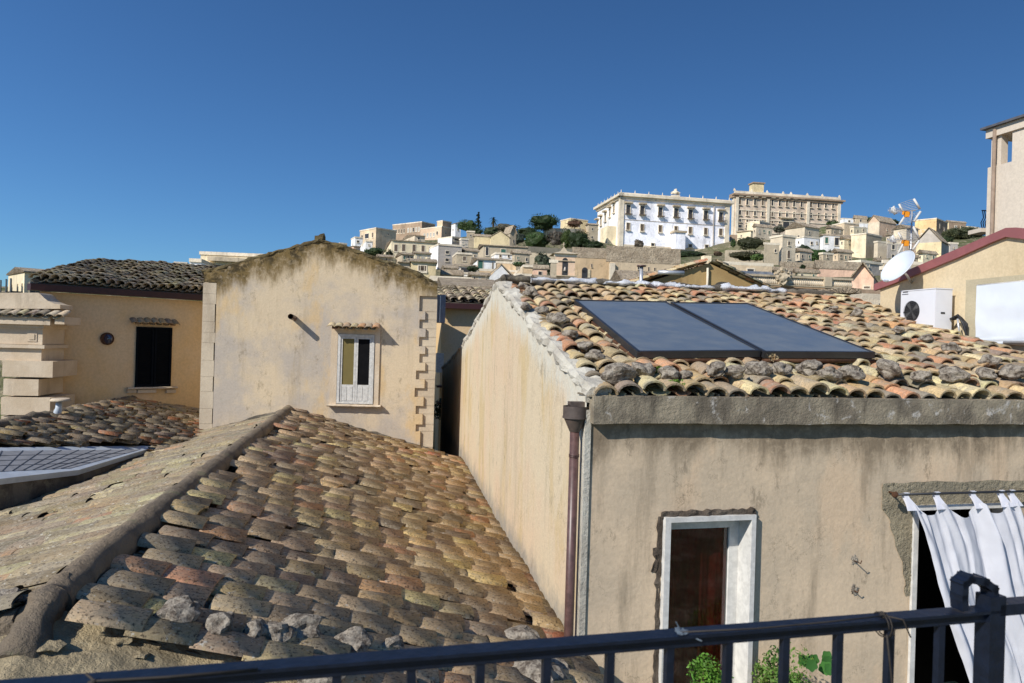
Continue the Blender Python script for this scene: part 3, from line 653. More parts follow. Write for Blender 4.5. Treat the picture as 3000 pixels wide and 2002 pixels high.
def curt(u, v):
    z = ztop + (zbt-ztop)*v; a_t = ta[0] + (ta[-1]-ta[0])*u; sag = 0
    for i in range(len(ta)-1):
        if ta[i] <= a_t <= ta[i+1]+1e-6: k = (a_t-ta[i])/(ta[i+1]-ta[i]); sag = math.sin(math.pi*k)*.35*(ta[i+1]-ta[i])
    z -= sag*max(0, 1-v*2.5); dz = ztop - z
    left = ta[0] + dz*slope_l*(1-u) + dz*.33*u + .02*math.sin(dz*5)
    wdt = (ta[-1]-ta[0])*(1-.12*min(dz, 1.5))
    a = left*(1) + wdt*u*(1+.1*dz) - 0
    uu = u + .05*noise.noise(Vector((u*2.5, dz*1.1, 7)))
    fold = noise.noise(Vector((uu*8.5, dz*.35, 3)))*(.07+.07*min(dz, 1.2)) + (1-abs(noise.noise(Vector((uu*13, dz*.5, 9)))))*.03 + .008*noise.noise(Vector((u*30, dz*6, 0)))
    for tu, kk in ((0, .05), (.29, .1), (.63, -.03), (.88, .02)): fold += .045*math.exp(-((u-tu-kk*dz)/(.02+.03*dz))**2)*max(0, 1-dz*.5)
    fold += .05*math.exp(-((u-.63-.02*dz)/.035)**2)*min(1, dz*3)
    return FW.w(a + .012*math.sin(u*41), z, rodo + .03 + .1*min(dz, 1.5)*.6 + fold)
ct = thing('curtain', r0-UP*.1, 'white cotton tab curtain hanging and blowing to the right before the doorway', 'curtain')
mb = MB(); mb.grid(curt, 190, 90); build('cloth', mb, MT['cloth'], ct)
for i, a in enumerate(ta):
    mb = MB(); u = (a-ta[0])/(ta[-1]-ta[0]); e = curt(min(max(u, 0), 1), 0)
    def lp(s, v, a=a, e=e):
        g = -math.pi*.5 + math.pi*1.5*min(v*1.6, 1); top = FW.w(a + (s-.5)*.055, r0.z + .017*math.sin(g+1.2), rodo + .017*math.cos(g))
        k = max(0, (v-.45)/.55); return top.lerp(e + FW.r*((s-.5)*(.055+.1*k)) + UP*(-.06*k), k)
    mb.grid(lp, 4, 16); mb.grid(lambda s, v, a=a, e=e: lp(s, v) - FW.n*.03*math.sin(math.pi*v), 4, 16); build('tab', mb, MT['cloth'], ct)
# hooks in the plaster
for (px, py, ex, ey, lb) in ((2500,1642,2558,1682,'upper iron hook stuck in the near wall between window and doorway'), (2500,1730,2530,1754,'lower iron hook stuck in the near wall between window and doorway')):
    t = thing('wall_hook', FW.at(px, py), lb, 'hook', 'iron hooks in the near wall'); q = FW.at(px, py)
    mb = MB(); l = .1 if py < 1700 else .06; mb.tube([q-FW.n*.01, q+FW.n*l, q+FW.n*(l+.012)+UP*.03], .005, 8); build('hook', mb, MT['rust'], t)
    mb = MB(); 
    mb.ico(q+FW.n*.0, .035, 3, .5, 3, sq=(1,.25,1.2), seed=int(px+py)); build('plaster_plug', mb, MT['rock'], t)
# plants below the window
q = FW.at(2064, 2012, .45); plant('potted_plant', 'bushy bright green potted plant standing before the red-curtained window', 'plant', q, (.24,.22,.27), 2600, .016, (.11,.24,.03), seed=5, pot=.14, lumps=16, var=.15)
q = FW.at(2290, 2005, .4); plant('potted_plant', 'loose leafy green plant right of the window between the railing bars', 'plant', q, (.38,.26,.40), 3200, .017, (.12,.22,.04), seed=6, pot=.16, lumps=16, var=.2)
# geranium with broad leaves
t = thing('geranium', FW.at(2395, 2020, .5), 'broad-leaved geranium with a red flower at the right of the green plants', 'plant'); mb = MB(); cols = []
gq = FW.at(2395, 1990, .5)
for k in range(16):
    c = gq + Vector((random.uniform(-.14,.14), random.uniform(-.1,.1), random.uniform(-.2,.18))); nrm = Vector((random.uniform(-.4,.4), -1, random.uniform(.1,.9))).normalized()
    a = nrm.cross(UP).normalized(); b = nrm.cross(a); i0 = len(mb.v); R = random.uniform(.04, .06)
    ring = [c+nrm*-.01] + [c + (a*math.cos(g)+b*math.sin(g))*R*(1+.12*math.sin(g*5)) for g in [2*math.pi*j/20 for j in range(20)]]
    mb.v += [tuple(x) for x in ring]
    for j in range(20): mb.f.append((i0, i0+1+j, i0+1+(j+1)%20)); mb.m.append(0); mb.sm.append(True)
    s = random.uniform(.8, 1.2); cols += [np.array((.06,.18,.035))*s]*21
build('foliage', mb, MT['leaf'], t, cols=cols)
mb = MB(); mb.ico(gq+Vector((.05,-.02,-.1)), .025, 2, .4, 4); build('flower', mb, plain('red_petals', (.6,.03,.02,1)), t)
mb = MB(); b = gq-UP*.22; mb.tube([b-UP*.15, b], [.08, .11], 18); build('pot', mb, plain('terracotta_pot', srgb(160,90,60)), t)
# ================= balcony railing =================
RL0 = P(-260, 2052, 1.06*1.0); a_ = P(0, 2008, 1.08); b_ = P(2890, 1782, 1.56)
dR = (b_-a_); dR.z = 0; zr = (a_.z+b_.z)/2
d = dR.normalized(); nrmR = Vector((d.y, -d.x, 0))
def rpt(px):   # rail top line at pixel column, horizontal line through a_ and b_
    p0 = a_; n = nrmR; return hit(px, 1900, p0, n)
ra = thing('balcony_railing', (rpt(1500).x, rpt(1500).y, zr-1.0), 'blue-black iron balcony railing crossing the bottom of the view', 'railing')
def zat(p): s = (p-a_).dot(d)/dR.length; return a_.z + (b_.z-a_.z)*s
def rp3(px, dz=0):
    q = rpt(px); q.z = zat(q)+dz; return q
e0 = rp3(-420); e1 = rp3(2905); mb = MB()
def bar(mb, p, q, w0, w1, h0, h1, m=0):   # cross-section: n from w0..w1, z from h0..h1
    mb.hexa([p+nrmR*w0+UP*h0, q+nrmR*w0+UP*h0, q+nrmR*w1+UP*h0, p+nrmR*w1+UP*h0, p+nrmR*w0+UP*h1, q+nrmR*w0+UP*h1, q+nrmR*w1+UP*h1, p+nrmR*w1+UP*h1], m)
bar(mb, e0, e1, -.019, .019, -.006, 0); bar(mb, e0, e1, -.009, .009, -.026, -.0061)
e2 = rp3(3350); bar(mb, e1+UP*.012, e2+UP*.012, -.019, .019, -.024, 0)
o = build('top_rail', mb, MT['rail'], ra)
for px in (-340, -190, -40, 120, 290, 445, 610, 766, 989, 1206, 1408, 1602, 1787, 1960, 2132, 2298, 2454, 2604, 2751, 3040, 3180):
    q = rp3(px); mb = MB(); bar(mb, q-d*.0075, q+d*.0075, -.0075, .0075, -1.0, -.0261); build('baluster', mb, MT['rail'], ra)
q = rp3(2898); mb = MB(); bar(mb, q-d*.021, q+d*.021, -.019, .019, -1.0, .03)
build('post', mb, MT['rail'], ra)
mb = MB(); hp = [q+UP*.0, q+UP*.045-d*.005, q+UP*.062-d*.03, q+UP*.07-d*.07, q+UP*.06-d*.085, q+UP*.03-d*.086, q+UP*.012-d*.084]
for i in range(len(hp)-1):
    a__, b__ = hp[i], hp[i+1]; t = (b__-a__).normalized(); u = t.cross(nrmR)*.008
    ex = t*.008; mb.hexa([a__-ex-nrmR*.016-u, b__+ex-nrmR*.016-u, b__+ex+nrmR*.016-u, a__-ex+nrmR*.016-u, a__-ex-nrmR*.016+u, b__+ex-nrmR*.016+u, b__+ex+nrmR*.016+u, a__-ex+nrmR*.016+u])
build('scroll', mb, MT['rail'], ra)
wr = thing('tie_wire', rp3(2575), 'thin grey wire knotted round the handrail near the post with one end hanging', 'wire'); mb = MB()
k = rp3(2575); mb.tube([rp3(1985)+UP*.004+nrmR*.01, rp3(2200)+UP*.003+nrmR*.018, rp3(2400)+UP*.004+nrmR*.016, k+UP*.006+nrmR*.012], .0016, 6)
lp = []
for i in range(26):
    g = i/25*2*math.pi*2; lp.append(k + d*(.0006*i) + nrmR*.026*math.cos(g) + UP*(-.017+.025*math.sin(g)))
mb.tube(lp, .0013, 6); mb.tube([k+UP*.004, k+d*.035+UP*.0+nrmR*.024, k+d*.05+nrmR*.03-UP*.035], .0018, 6)
mb.tube([k-UP*.03+nrmR*.02, k+d*.01-UP*.09+nrmR*.02, k+d*.03-UP*.17+nrmR*.012, k+d*.045-UP*.23, k+d*.075-UP*.26], .002, 6); mb.ico(k+UP*.006+nrmR*.008, .006, 2, .3, 2); build('strand', mb, MT['wire'], wr)
wr = thing('tape_scrap', rp3(1995), 'frayed scrap of grey tape stuck round the middle of the handrail', 'tape'); mb = MB(); k = rp3(1995)
mb.ico(k+UP*.002, .010, 3, .4, 2.5, sq=(1.2,1.6,.3), seed=3); mb.tube([k, k-d*.012+UP*.02], .0012, 5); mb.tube([k, k+d*.03-UP*.01+nrmR*.024], .0015, 5); build('scrap', mb, plain('grey_tape', (.12,.15,.18,1)), wr)
wr = thing('tie_wire', rp3(300), 'blurred grey wire wound along the left end of the handrail', 'wire'); mb = MB()
mb.tube([rp3(260)+UP*.012+nrmR*.01, rp3(290)+UP*.004+nrmR*.02, rp3(500)+UP*.002+nrmR*.022, rp3(760)+UP*.002+nrmR*.02], .0022, 6); mb.ico(rp3(285)+nrmR*.02, .007, 2, .3, 2); build('strand', mb, MT['wire'], wr)
# ================= middle house =================
MF = Fac(Vector((-1.86, 17.05, 0)), 6)
mh = thing('gable_house', (-4.6, 17, -7), 'ochre gable-fronted house with one white double window, facing the camera behind the foreground roof', 'house')
aL, aR = MF.sz(594, 1000)[0], MF.sz(1277, 1000)[0]
prof = [(594, 800), (640, 790), (760, 757), (860, 728), (937, 708), (1010, 728), (1100, 760), (1190, 792), (1279, 836)]
pz = [MF.sz(*q) for q in prof]
def mtop(a):
    for i in range(len(pz)-1):
        if a <= pz[i+1][0] or i == len(pz)-2:
            k = (a-pz[i][0])/(pz[i+1][0]-pz[i][0]); return pz[i][1]*(1-k)+pz[i+1][1]*k
PT = .07
ylev = [868, 913, 937, 963, 988, 1015, 1037, 1063, 1086, 1112, 1137, 1163, 1189, 1213, 1243, 1264, 1310]
xr_ = [1229, 1246, 1229, 1247, 1228, 1246, 1229, 1246, 1219, 1244, 1215, 1241, 1218, 1238, 1218, 1231]
teeth = [(MF.sz(1240, ylev[i])[1], MF.sz(1240, ylev[i+1])[1], MF.sz(xr_[i], (ylev[i]+ylev[i+1])/2)[0]) for i in range(16)]
lq = MF.sz(633, 1000)[0]; lqz = MF.sz(610, 828)[1]
edges = sorted(set([aL, lq, aR] + [t[2] for t in teeth] + list(np.linspace(aL, aR, 90)) + [pz[4][0]]))
zl = sorted(set([-6.5, lqz] + [t[0] for t in teeth] + [t[1] for t in teeth] + list(np.linspace(-6.5, pz[0][1]-.05, 60))))
def inq(a, z):
    if a < lq and z < lqz: return True
    for zt, zb_, ax in teeth:
        if zb_ <= z < zt and a > ax: return True
    return a > teeth[-1][2] and z < teeth[-1][1]
mb = MB(); att = []
def vat(a, z): return MF.w(a, z, PT)
for i in range(len(edges)-1):
    a0, a1 = edges[i], edges[i+1]
    if a1-a0 < 1e-5: continue
    zz = zl + [mtop((a0+a1)/2)*0-999]
    for j in range(len(zl)-1):
        z0, z1 = zl[j], zl[j+1]
        if z1-z0 < 1e-5 or inq((a0+a1)/2, (z0+z1)/2): continue
        k = len(mb.v); mb.v += [tuple(vat(a0, z0)), tuple(vat(a1, z0)), tuple(vat(a1, z1)), tuple(vat(a0, z1))]
        mb.f.append((k, k+1, k+2, k+3)); mb.m.append(0); mb.sm.append(False)
        att += [mtop(a0)-z0, mtop(a1)-z0, mtop(a1)-z1, mtop(a0)-z1]
    zb_ = zl[-1]; m = 8
    for j in range(m):
        k = len(mb.v); q = [(a0, j/m), (a1, j/m), (a1, (j+1)/m), (a0, (j+1)/m)]
        for a, g in q: z = zb_ + (mtop(a)-zb_)*g; mb.v.append(tuple(vat(a, z))); att.append(mtop(a)-z)
        mb.f.append((k, k+1, k+2, k+3)); mb.m.append(0); mb.sm.append(False)
for z0, z1, ax in [(b, t, a) for t, b, a in teeth]:
    k = len(mb.v); mb.v += [tuple(MF.w(ax, z0, PT)), tuple(MF.w(ax, z0, 0)), tuple(MF.w(ax, z1, 0)), tuple(MF.w(ax, z1, PT))]; mb.f.append((k, k+1, k+2, k+3)); mb.m.append(0); mb.sm.append(False); att += [3]*4
for i in range(len(teeth)):      # soffits and ledges of the teeth
    zt, zb_, ax = teeth[i]; nx = teeth[i+1][2] if i < 15 else ax
    a0, a1 = sorted((ax, nx)); 
    if a1-a0 > 1e-4:
        k = len(mb.v); mb.v += [tuple(MF.w(a0, zb_, PT)), tuple(MF.w(a1, zb_, PT)), tuple(MF.w(a1, zb_, 0)), tuple(MF.w(a0, zb_, 0))]; mb.f.append((k, k+1, k+2, k+3)); mb.m.append(0); mb.sm.append(False); att += [3]*4
k = len(mb.v); zt = teeth[0][0]; mb.v += [tuple(MF.w(teeth[0][2], zt, PT)), tuple(MF.w(aR, zt, PT)), tuple(MF.w(aR, zt, 0)), tuple(MF.w(teeth[0][2], zt, 0))]; mb.f.append((k, k+1, k+2, k+3)); mb.m.append(0); mb.sm.append(False); att += [3]*4
build('plaster_front', mb, MT['mid_wall'], mh, attr=att)
# stone body behind
mb = MB(); dp = 9
for i in range(len(pz)-1):
    a0, z0 = (aL+.002, pz[i][1]) if i == 0 else pz[i]; a1, z1 = (aR-.004, pz[i+1][1]) if i == len(pz)-2 else pz[i+1]
    mb.hexa([MF.w(a0,-6.5,0), MF.w(a1,-6.5,0), MF.w(a1,-6.5,-dp), MF.w(a0,-6.5,-dp), MF.w(a0,z0-.02,0), MF.w(a1,z1-.02,0), MF.w(a1,z1-.02,-dp), MF.w(a0,z0-.02,-dp)])
build('quoin_wall', mb, MT['quoin'], mh)
# joints of the quoins: thin raised blocks
mb = MB()
for i in range(16):
    zt, zb_, ax = teeth[i]
    MF.bx(mb, ax+.01, aR+.004, zb_+.005, zt-.005, -.1, .009+.003*(i % 2))
zq = lqz
build('quoin', mb, MT['quoin'], mh); mb = MB(); z1 = zq-.012; rq = random.Random(4)
while z1 > -5:
    h_ = rq.uniform(.2, .42); MF.bx(mb, aL-.006, lq-.004-rq.uniform(0, .03), z1-h_+.004, z1, -.1, PT+.001 - rq.uniform(0, .006)); z1 -= h_
build('quoin', mb, MT['quoin'], mh)
mb = MB(); rough_beam(mb, [MF.w(a, z+.01, -.08) for a, z in pz[:5]], .17, .055, seg=.08, nz=.035, n=10); rough_beam(mb, [MF.w(a, z+.01, -.08) for a, z in pz[4:]], .17, .055, seg=.08, nz=.035, n=10)
mb.ico(MF.w(pz[4][0], pz[4][1]+.06, -.05), .13, 2, .35, 2)
build('verge', mb, plaster('black_mossy_verge', srgb(120,104,70), srgb(96,84,58), srgb(60,52,40), srgb(150,138,100), 5, .6, 1, .03, .8), mh)
# window of the middle house
w0, w1 = MF.sz(990, 1080)[0], MF.sz(1096, 1080)[0]; zt, zb_ = MF.sz(1040, 980)[1], MF.sz(1040, 1182)[1]
wn = thing('window', MF.w((w0+w1)/2, zb_, PT), 'white double casement window with olive curtain under a small tile hood on the gable house', 'window')
mb = MB(); s0, s1 = MF.sz(970, 1080)[0], MF.sz(1112, 1080)[0]; sz_ = MF.sz(1040, 958)[1]
o_ = PT+.002
MF.bx(mb, s0, w0-.01, zb_-.02, sz_, o_, o_+.03); MF.bx(mb, w1+.01, s1, zb_-.02, sz_, o_, o_+.03); MF.bx(mb, w0-.01, w1+.01, zt+.01, sz_, o_, o_+.03); build('surround', mb, MT['stone_pale'], wn)
mb = MB(); fwd = PT+.02
MF.bx(mb, w0, w0+.06, zb_, zt, o_, fwd+.03); MF.bx(mb, w1-.06, w1, zb_, zt, o_, fwd+.03); MF.bx(mb, w0+.06, w1-.06, zt-.06, zt, o_, fwd+.03); MF.bx(mb, w0+.06, w1-.06, zb_, zb_+.04, o_, fwd+.03); build('frame', mb, MT['old_white'], wn)
mid = (w0+w1)/2; zs = MF.sz(1040, 1127)[1]
for side, (a0, a1, mm) in enumerate(((w0+.062, mid-.002, 'olive_cloth'), (mid+.002, w1-.062, 'dark'))):
    s = MB(); e = .045
    MF.bx(s, a0, a0+e, zb_+.042, zt-.062, o_, fwd+.012); MF.bx(s, a1-e, a1, zb_+.042, zt-.062, o_, fwd+.012); MF.bx(s, a0+e, a1-e, zt-.062-e, zt-.062, o_, fwd+.012)
    MF.bx(s, a0+e, a1-e, zb_+.042, zs, o_, fwd+.004)
    for q in (0, 1):
        x0 = a0+e+.012+q*((a1-a0-2*e)/2); x1 = x0+(a1-a0-2*e)/2-.024; MF.bx(s, x0, x1, zb_+.07, zs-.05, fwd+.0041, fwd+.012)
    sash = build('sash', s, MT['old_white'], wn)
    g = MB(); MF.bx(g, a0+e, a1-e, zs, zt-.062-e, o_, fwd-.006); build('pane', g, MT[mm], sash)
mb = MB(); q0, q1 = MF.sz(962, 1188)[0], MF.sz(1117, 1188)[0]; rough_beam(mb, [MF.w(q0, zb_-.04, PT+.07), MF.w(q1, zb_-.045, PT+.07)], .09, .028, seg=.06, nz=.008, fr=8); build('sill', mb, MT['stone_pale'], wn)
def hood(F_, xa, xb, y, name, parent, depth=.3, off=PT, pal='near', mat='tile_near'):
    a0, z = F_.sz(xa, y, off); a1 = F_.sz(xb, y, off)[0]
    E0_, E1_ = F_.w(a0+.06, z-.05, off+depth), F_.w(a1-.06, z-.05, off+depth); T0_, T1_ = F_.w(a0+.06, z+.07, off-.02), F_.w(a1-.06, z+.07, off-.02)
    tile_roof(name, mat, E0_, E1_, T0_, T1_, (a1-a0-.12)/6.0, .6, (a1-a0-.12)/6.0*1.05, .045, pal, parent, lenf=.55, lift=.0, wave=0, jit=.6)
hood(MF, 968, 1113, 957, 'hood_tiles', wn)
sp_ = MF.at(862, 933, PT); t = thing('spout', sp_, 'short dark clay pipe spout sticking out of the gable house wall, casting a slanted shadow', 'pipe')
mb = MB(); e = sp_ + MF.n*.42 + UP*.03; mb.tube([sp_-MF.n*.1, e], .062, 16, cap=False); mb.tube([e, sp_-MF.n*.1], .05, 16, cap=False); build('pipe', mb, MT['brown_pipe'], t)
# metal cabinet, antenna stub at the right corner of the middle house
q = MF.at(1292, 905, -.6); t = thing('metal_cabinet', q, 'blue-grey metal cabinet hung at the right corner of the gable house', 'cabinet')
CFa = Fac(q, 11); mb = MB(); CFa.pbx(mb, 1279, 864, 1305, 946, -.35, 0); build('body', mb, plain('blue_grey_metal', srgb(112,122,138), .5, .4, .2), t)
mb = MB(); CFa.pbx(mb, 1288, 866, 1290, 945, .002, .02); build('seam', mb, MT['alu'], t)
# ================= alley house between the gables =================
AF = Fac(P(1345, 900, 27.0), 11)
ah = thing('alley_house', AF.p-UP*8, 'shaded tan house with small clay roof seen in the gap between the two gables', 'house')
a0, a1, zb2, zt2 = AF.sz(1286, 1200)[0], AF.sz(1560, 1200)[0], -8, AF.sz(1345, 897)[1]
mb = MB(); AF.bx(mb, a0, a1, zb2, zt2, 0, -5.0); build('wall', mb, MT['left_wall'], ah)
q0, q1 = AF.w(a0-.3, zt2+.1, .35), AF.w(a1, zt2+.1, .35); q2, q3 = AF.w(a0-.3, AF.sz(1345, 846, -3.5)[1], -4), AF.w(a1, AF.sz(1345, 846, -3.5)[1], -4)
tile_roof('roof_tiles', 'tile_far', q0, q1, q2, q3, .33, .42, .33, .12, 'far', ah, margin=100)
mb = MB(); slab(mb, [q0, q1, q3, q2], -.2); build('roof_deck', mb, MT['mortar'], ah)
mb = MB(); AF.bx(mb, a0-.35, a1, zt2-.12, zt2+.08, .38, .5); build('gutter', mb, MT['dark_red'], ah)
mb = MB(); AF.pbx(mb, 1276, 1035, 1296, 1090, .02, .5); build('balcony_box', mb, MT['old_white'], ah)
for y_ in (1128, 1175): mb = MB(); AF.pbx(mb, 1276, y_, 1300, y_+5, .02, .6); build('balcony_slab', mb, MT['dark_red'], ah)
q = AF.at(1295, 1195, .4); plant('shrub', 'dark shrub standing low in the shaded alley gap', 'shrub', q, (.5,.4,.5), 300, .07, (.03,.05,.02), seed=9)
# ================= left house =================
LF = Fac(Vector((-8.36, 19.5, 0)), 45)
lh = thing('shuttered_house', (-10, 18, -7), 'tan house at the left with closed black shutters, unlit wall and dark red eaves gutter', 'house')
la, lb_ = LF.sz(112, 1000)[0], .6; ez = 1.0
mb = MB(); 
mb.hexa([LF.w(la,-7,0), LF.w(lb_,-7,0), LF.w(lb_,-7,-6)+Vector((-1,0,0)), LF.w(la,-7,-6)+Vector((3,0,0)), LF.w(la,ez-.16,0), LF.w(lb_,ez-.16,0), LF.w(lb_,ez-.16,-6)+Vector((-1,0,0)), LF.w(la,ez-.16,-6)+Vector((3,0,0))]); build('wall', mb, MT['left_wall'], lh)
q0, q1 = LF.w(la-.15, ez, .25), LF.w(lb_, ez, .25); up_ = Vector((-.10, 1, .0)); 
T1 = q1 + up_*5 + UP*.95; T0 = P(292, 774, 21.0); T0 = Vector((T0.x, T0.y, T0.z)); T1 = P(800, 802, 23.0)
tile_roof('roof_tiles', 'tile_far', q0+UP*.02, q1+UP*.02, T0, T1, .20, .30, .24, .12, 'far', lh, margin=100, jit=1.4, endlift=.04)
mb = MB(); slab(mb, [q0, q1, T1, T0], -.15); build('roof_deck', mb, MT['mortar'], lh)
mb = MB(); rough_beam(mb, [T0+UP*.06, T1+UP*.06], .12, .06, seg=.15, nz=.02, rnd=True); rough_beam(mb, [q0+UP*.08, T0+UP*.06], .1, .05, seg=.15, nz=.02, rnd=True); build('ridge_cap', mb, MT['mortar'], lh)
mb = MB(); LF.bx(mb, la-.25, lb_, ez-.15, ez+.0, .0, .34); build('gutter', mb, MT['dark_red'], lh)
mb = MB(); rough_beam(mb, [LF.w(la-.02, ez-.2, -.1), LF.w(la-.02, -7, -.1)], .06, .12, seg=.3, nz=.01); build('corner', mb, MT['left_wall'], lh)
s0, s1 = LF.sz(397, 1045)[0], LF.sz(501, 1045)[0]; szt, szb = LF.sz(450, 959)[1], LF.sz(450, 1133)[1]
sw = thing('shuttered_window', LF.w((s0+s1)/2, szb, 0), 'tall window closed by two black louvred shutters on the shaded left house', 'window')
mb = MB(); LF.bx(mb, s0, s1, szb, szt, .0005, .003); build('backing', mb, MT['dark'], sw)
for a0, a1 in ((s0, (s0+s1)/2-.008), ((s0+s1)/2+.008, s1)):
    mb = MB(); LF.bx(mb, a0, a0+.05, szb, szt, .002, .05); LF.bx(mb, a1-.05, a1, szb, szt, .002, .05); LF.bx(mb, a0+.05, a1-.05, szt-.06, szt, .002, .05); LF.bx(mb, a0+.05, a1-.05, szb, szb+.07, .002, .05)
    n_ = 30
    for k in range(n_):
        z = szb+.07 + (szt-szb-.13)*k/n_; mb.hexa([LF.w(a0+.05, z, .004), LF.w(a1-.05, z, .004), LF.w(a1-.05, z, .008), LF.w(a0+.05, z, .008), LF.w(a0+.05, z+.03, .025), LF.w(a1-.05, z+.03, .025), LF.w(a1-.05, z+.036, .029), LF.w(a0+.05, z+.036, .029)])
    build('shutter', mb, MT['shutter'], sw)
mb = MB(); g0, g1 = LF.sz(370, 1138)[0], LF.sz(515, 1138)[0]
rough_beam(mb, [LF.w(g0, szb-.03, .07), LF.w(g1, szb-.03, .07)], .09, .025, seg=.07, nz=.006)
for x0, x1 in ((371,397),(400,455),(485,513)): LF.pbx(mb, x0, 1141, x1, 1151, .002, .08)
build('sill', mb, MT['stone_pale'], sw)
hood(LF, 381, 517, 944, 'hood_tiles', sw, .16, .0, 'main', 'tile_main')
q = LF.at(313, 993); t = thing('round_wall_lamp', q, 'round glass bulkhead lamp on the shaded left house wall', 'lamp')
mb = MB(); mb.tube([q, q+LF.n*.05], .155, 28); build('rim', mb, MT['rust'], t); mb = MB(); mb.ico(q+LF.n*.05, .125, 3, .0, 1, sq=(1,.45,1), smooth=True); build('glass', mb, plain('dark_glass', (.05,.05,.08,1), .1, .8, .3, 12), t)
mb = MB(); mb.ico(q+LF.n*.1, .02, 2, 0, 1); build('boss', mb, MT['alu'], t)
# ================= second low roof at the left =================
S0 = P(0, 1253, 11.8); S1 = P(395, 1176, 18.45); dS = (S1-S0).normalized(); S0 = S0 - dS*3; e1 = r1*3.3 + UP*-.86
sr_ = thing('low_tiled_roof', S1-UP*3, 'low clay tile roof in the shade of the shuttered house with a mortar ridge', 'roof')
nQ = dS.cross(e1); nQ = (nQ if nQ.z > 0 else -nQ).normalized()
def q2clip(u, v, p):
    x, y = proj(p); return not (y > 1318 and x < 480) and not (y > 1400)
tile_roof('tile_slope', 'tile_main', S1+dS*.8+e1, S0+e1, S1+dS*.8, S0, .19, .26, .2, .06, 'roof2', sr_, jit=1.8, clip=q2clip, endlift=.03, stag=.06)
mb = MB(); dk = [hit(x, y, S0, nQ, -.02) for x, y in ((-200,1292),(398,1176),(700,1262),(700,1318),(465,1318),(-200,1322))]; mb.face(dk[::-1]); mb.face([p-nQ*.2 for p in dk])
for i in range(6): j = (i+1) % 6; mb.face([dk[i], dk[j], dk[j]-nQ*.2, dk[i]-nQ*.2])
build('roof_deck', mb, MT['mortar'], sr_)
mb = MB(); rough_beam(mb, [S0+UP*.02, S0.lerp(S1, .5)+UP*.05, S1+UP*.03], .13, .1, seg=.12, nz=.03, rnd=True, fr=4); build('ridge_cap', mb, MT['ridge_mortar'], sr_)
w_ = lambda u: LF.at(395+190*u, 1178+50*u, .05)
mb = MB(); rough_beam(mb, [w_(0)+UP*.05, w_(1)+UP*.05], .08, .05, seg=.12, nz=.02); build('orange_flashing', mb, MT['flash'], sr_)
# grey skylight sheet
k1, k2, k3 = [hit(x, y, S0, nQ, .04) for x, y in ((-60,1312),(465,1306),(-60,1410))]; nk = (k2-k1).cross(k3-k1); nk = nk if nk.z > 0 else -nk
K4 = [k1, k2, hit(232, 1377, k1, nk), k3]
t = thing('skylight', k3, 'grey glazed skylight with pale metal border between the low roofs at the left', 'skylight')
mb = MB(); nk.normalize(); mb.hexa([p-nk*.08 for p in K4]+K4); build('border', mb, MT['skyframe'], t)
mb = MB(); cc_ = sum(K4, Vector())/4; kk = [p.lerp(cc_, .04)-nk*.081 for p in K4]; mb.hexa([p-UP*.7 for p in kk]+kk); build('kerb_wall', mb, MT['mortar'], t)
cK = sum(K4, Vector())/4; inn = [hit(x, y, k1, nk, .006) for x, y in ((-60,1322),(410,1317),(205,1372),(-60,1384))]
mb = MB(); mb.hexa([p-nk*.006 for p in inn]+inn); build('glazing', mb, MT['grille'], t)
mb = MB()
for k in range(1, 9):
    u = k/9; a_k, b_k = inn[0].lerp(inn[1], u), inn[3].lerp(inn[2], u); mb.tube([a_k, b_k], .007, 5)
for k in range(1, 4):
    u = k/4; a_k, b_k = inn[0].lerp(inn[3], u), inn[1].lerp(inn[2], u); mb.tube([a_k, b_k], .006, 5)
build('bars', mb, plain('grey_bar', (.12,.13,.14,1)), t)
# low dark wall under the skylight
# ================= stone pier at far left =================
PF = Fac(P(100, 1100, 16.0), 8)
pr = thing('stone_pier', PF.at(90, 1240), 'banded limestone corner pier with moulded cornice and a tiled top at the far left', 'pier')
for i, (x0, y0, x1, y1, o0) in enumerate(((20,1057,166,1104,.18),(20,1110,122,1158,.14),(16,1163,158,1214,.18),(13,1218,150,1262,.14),(15,1264,120,1330,.14))):
    mb = MB(); PF.pbx(mb, x0, y0, x1, y1, -1.0, o0); build('stone_block', mb, MT['stone_pale'], pr)
mb = MB()
for x0, y0, x1, y1, o0 in ((-80,960,126,1008,.02),(-80,1009,138,1019,.12),(-80,1019,124,1056,.04),(-80,950,135,960,.1),(-80,925,160,950,.2)): PF.pbx(mb, x0, y0, x1, y1, -1.0, o0)
mb.obox(PF.at(160, 950, .2), PF.r*.2+PF.n*-.0, PF.n*-.8, UP*.165)
build('cornice', mb, MT['stone_pale'], pr)
mb = MB(); PF.pbx(mb, 82, 972, 110, 1001, .021, .035); PF.pbx(mb, 88, 979, 104, 995, .036, .05); build('carved_panel', mb, MT['stone_pale'], pr)
mb = MB(); vp = [(-80,905),(176,905),(176,893),(160,890),(140,882),(128,872),(118,862),(112,858),(-80,858)]
fr_ = [PF.at(x, y, .02) for x, y in vp]; bk = [p-PF.n*.6 for p in fr_]; mb.face(fr_); mb.face(bk[::-1])
for i in range(len(vp)): j = (i+1) % len(vp); mb.face([fr_[i], bk[i], bk[j], fr_[j]])
build('scrolled_parapet', mb, MT['stone_pale'], pr)
a0, z0 = PF.sz(-80, 924, .2); a1, _ = PF.sz(180, 924, .2)
tile_roof('tile_course', 'tile_far', PF.w(a0, z0+.0, .26), PF.w(a1, z0+.0, .26), PF.w(a0, z0+.12, -.05), PF.w(a1, z0+.12, -.05), .19, .3, .19, .06, 'far', pr, lift=.0, wave=0)
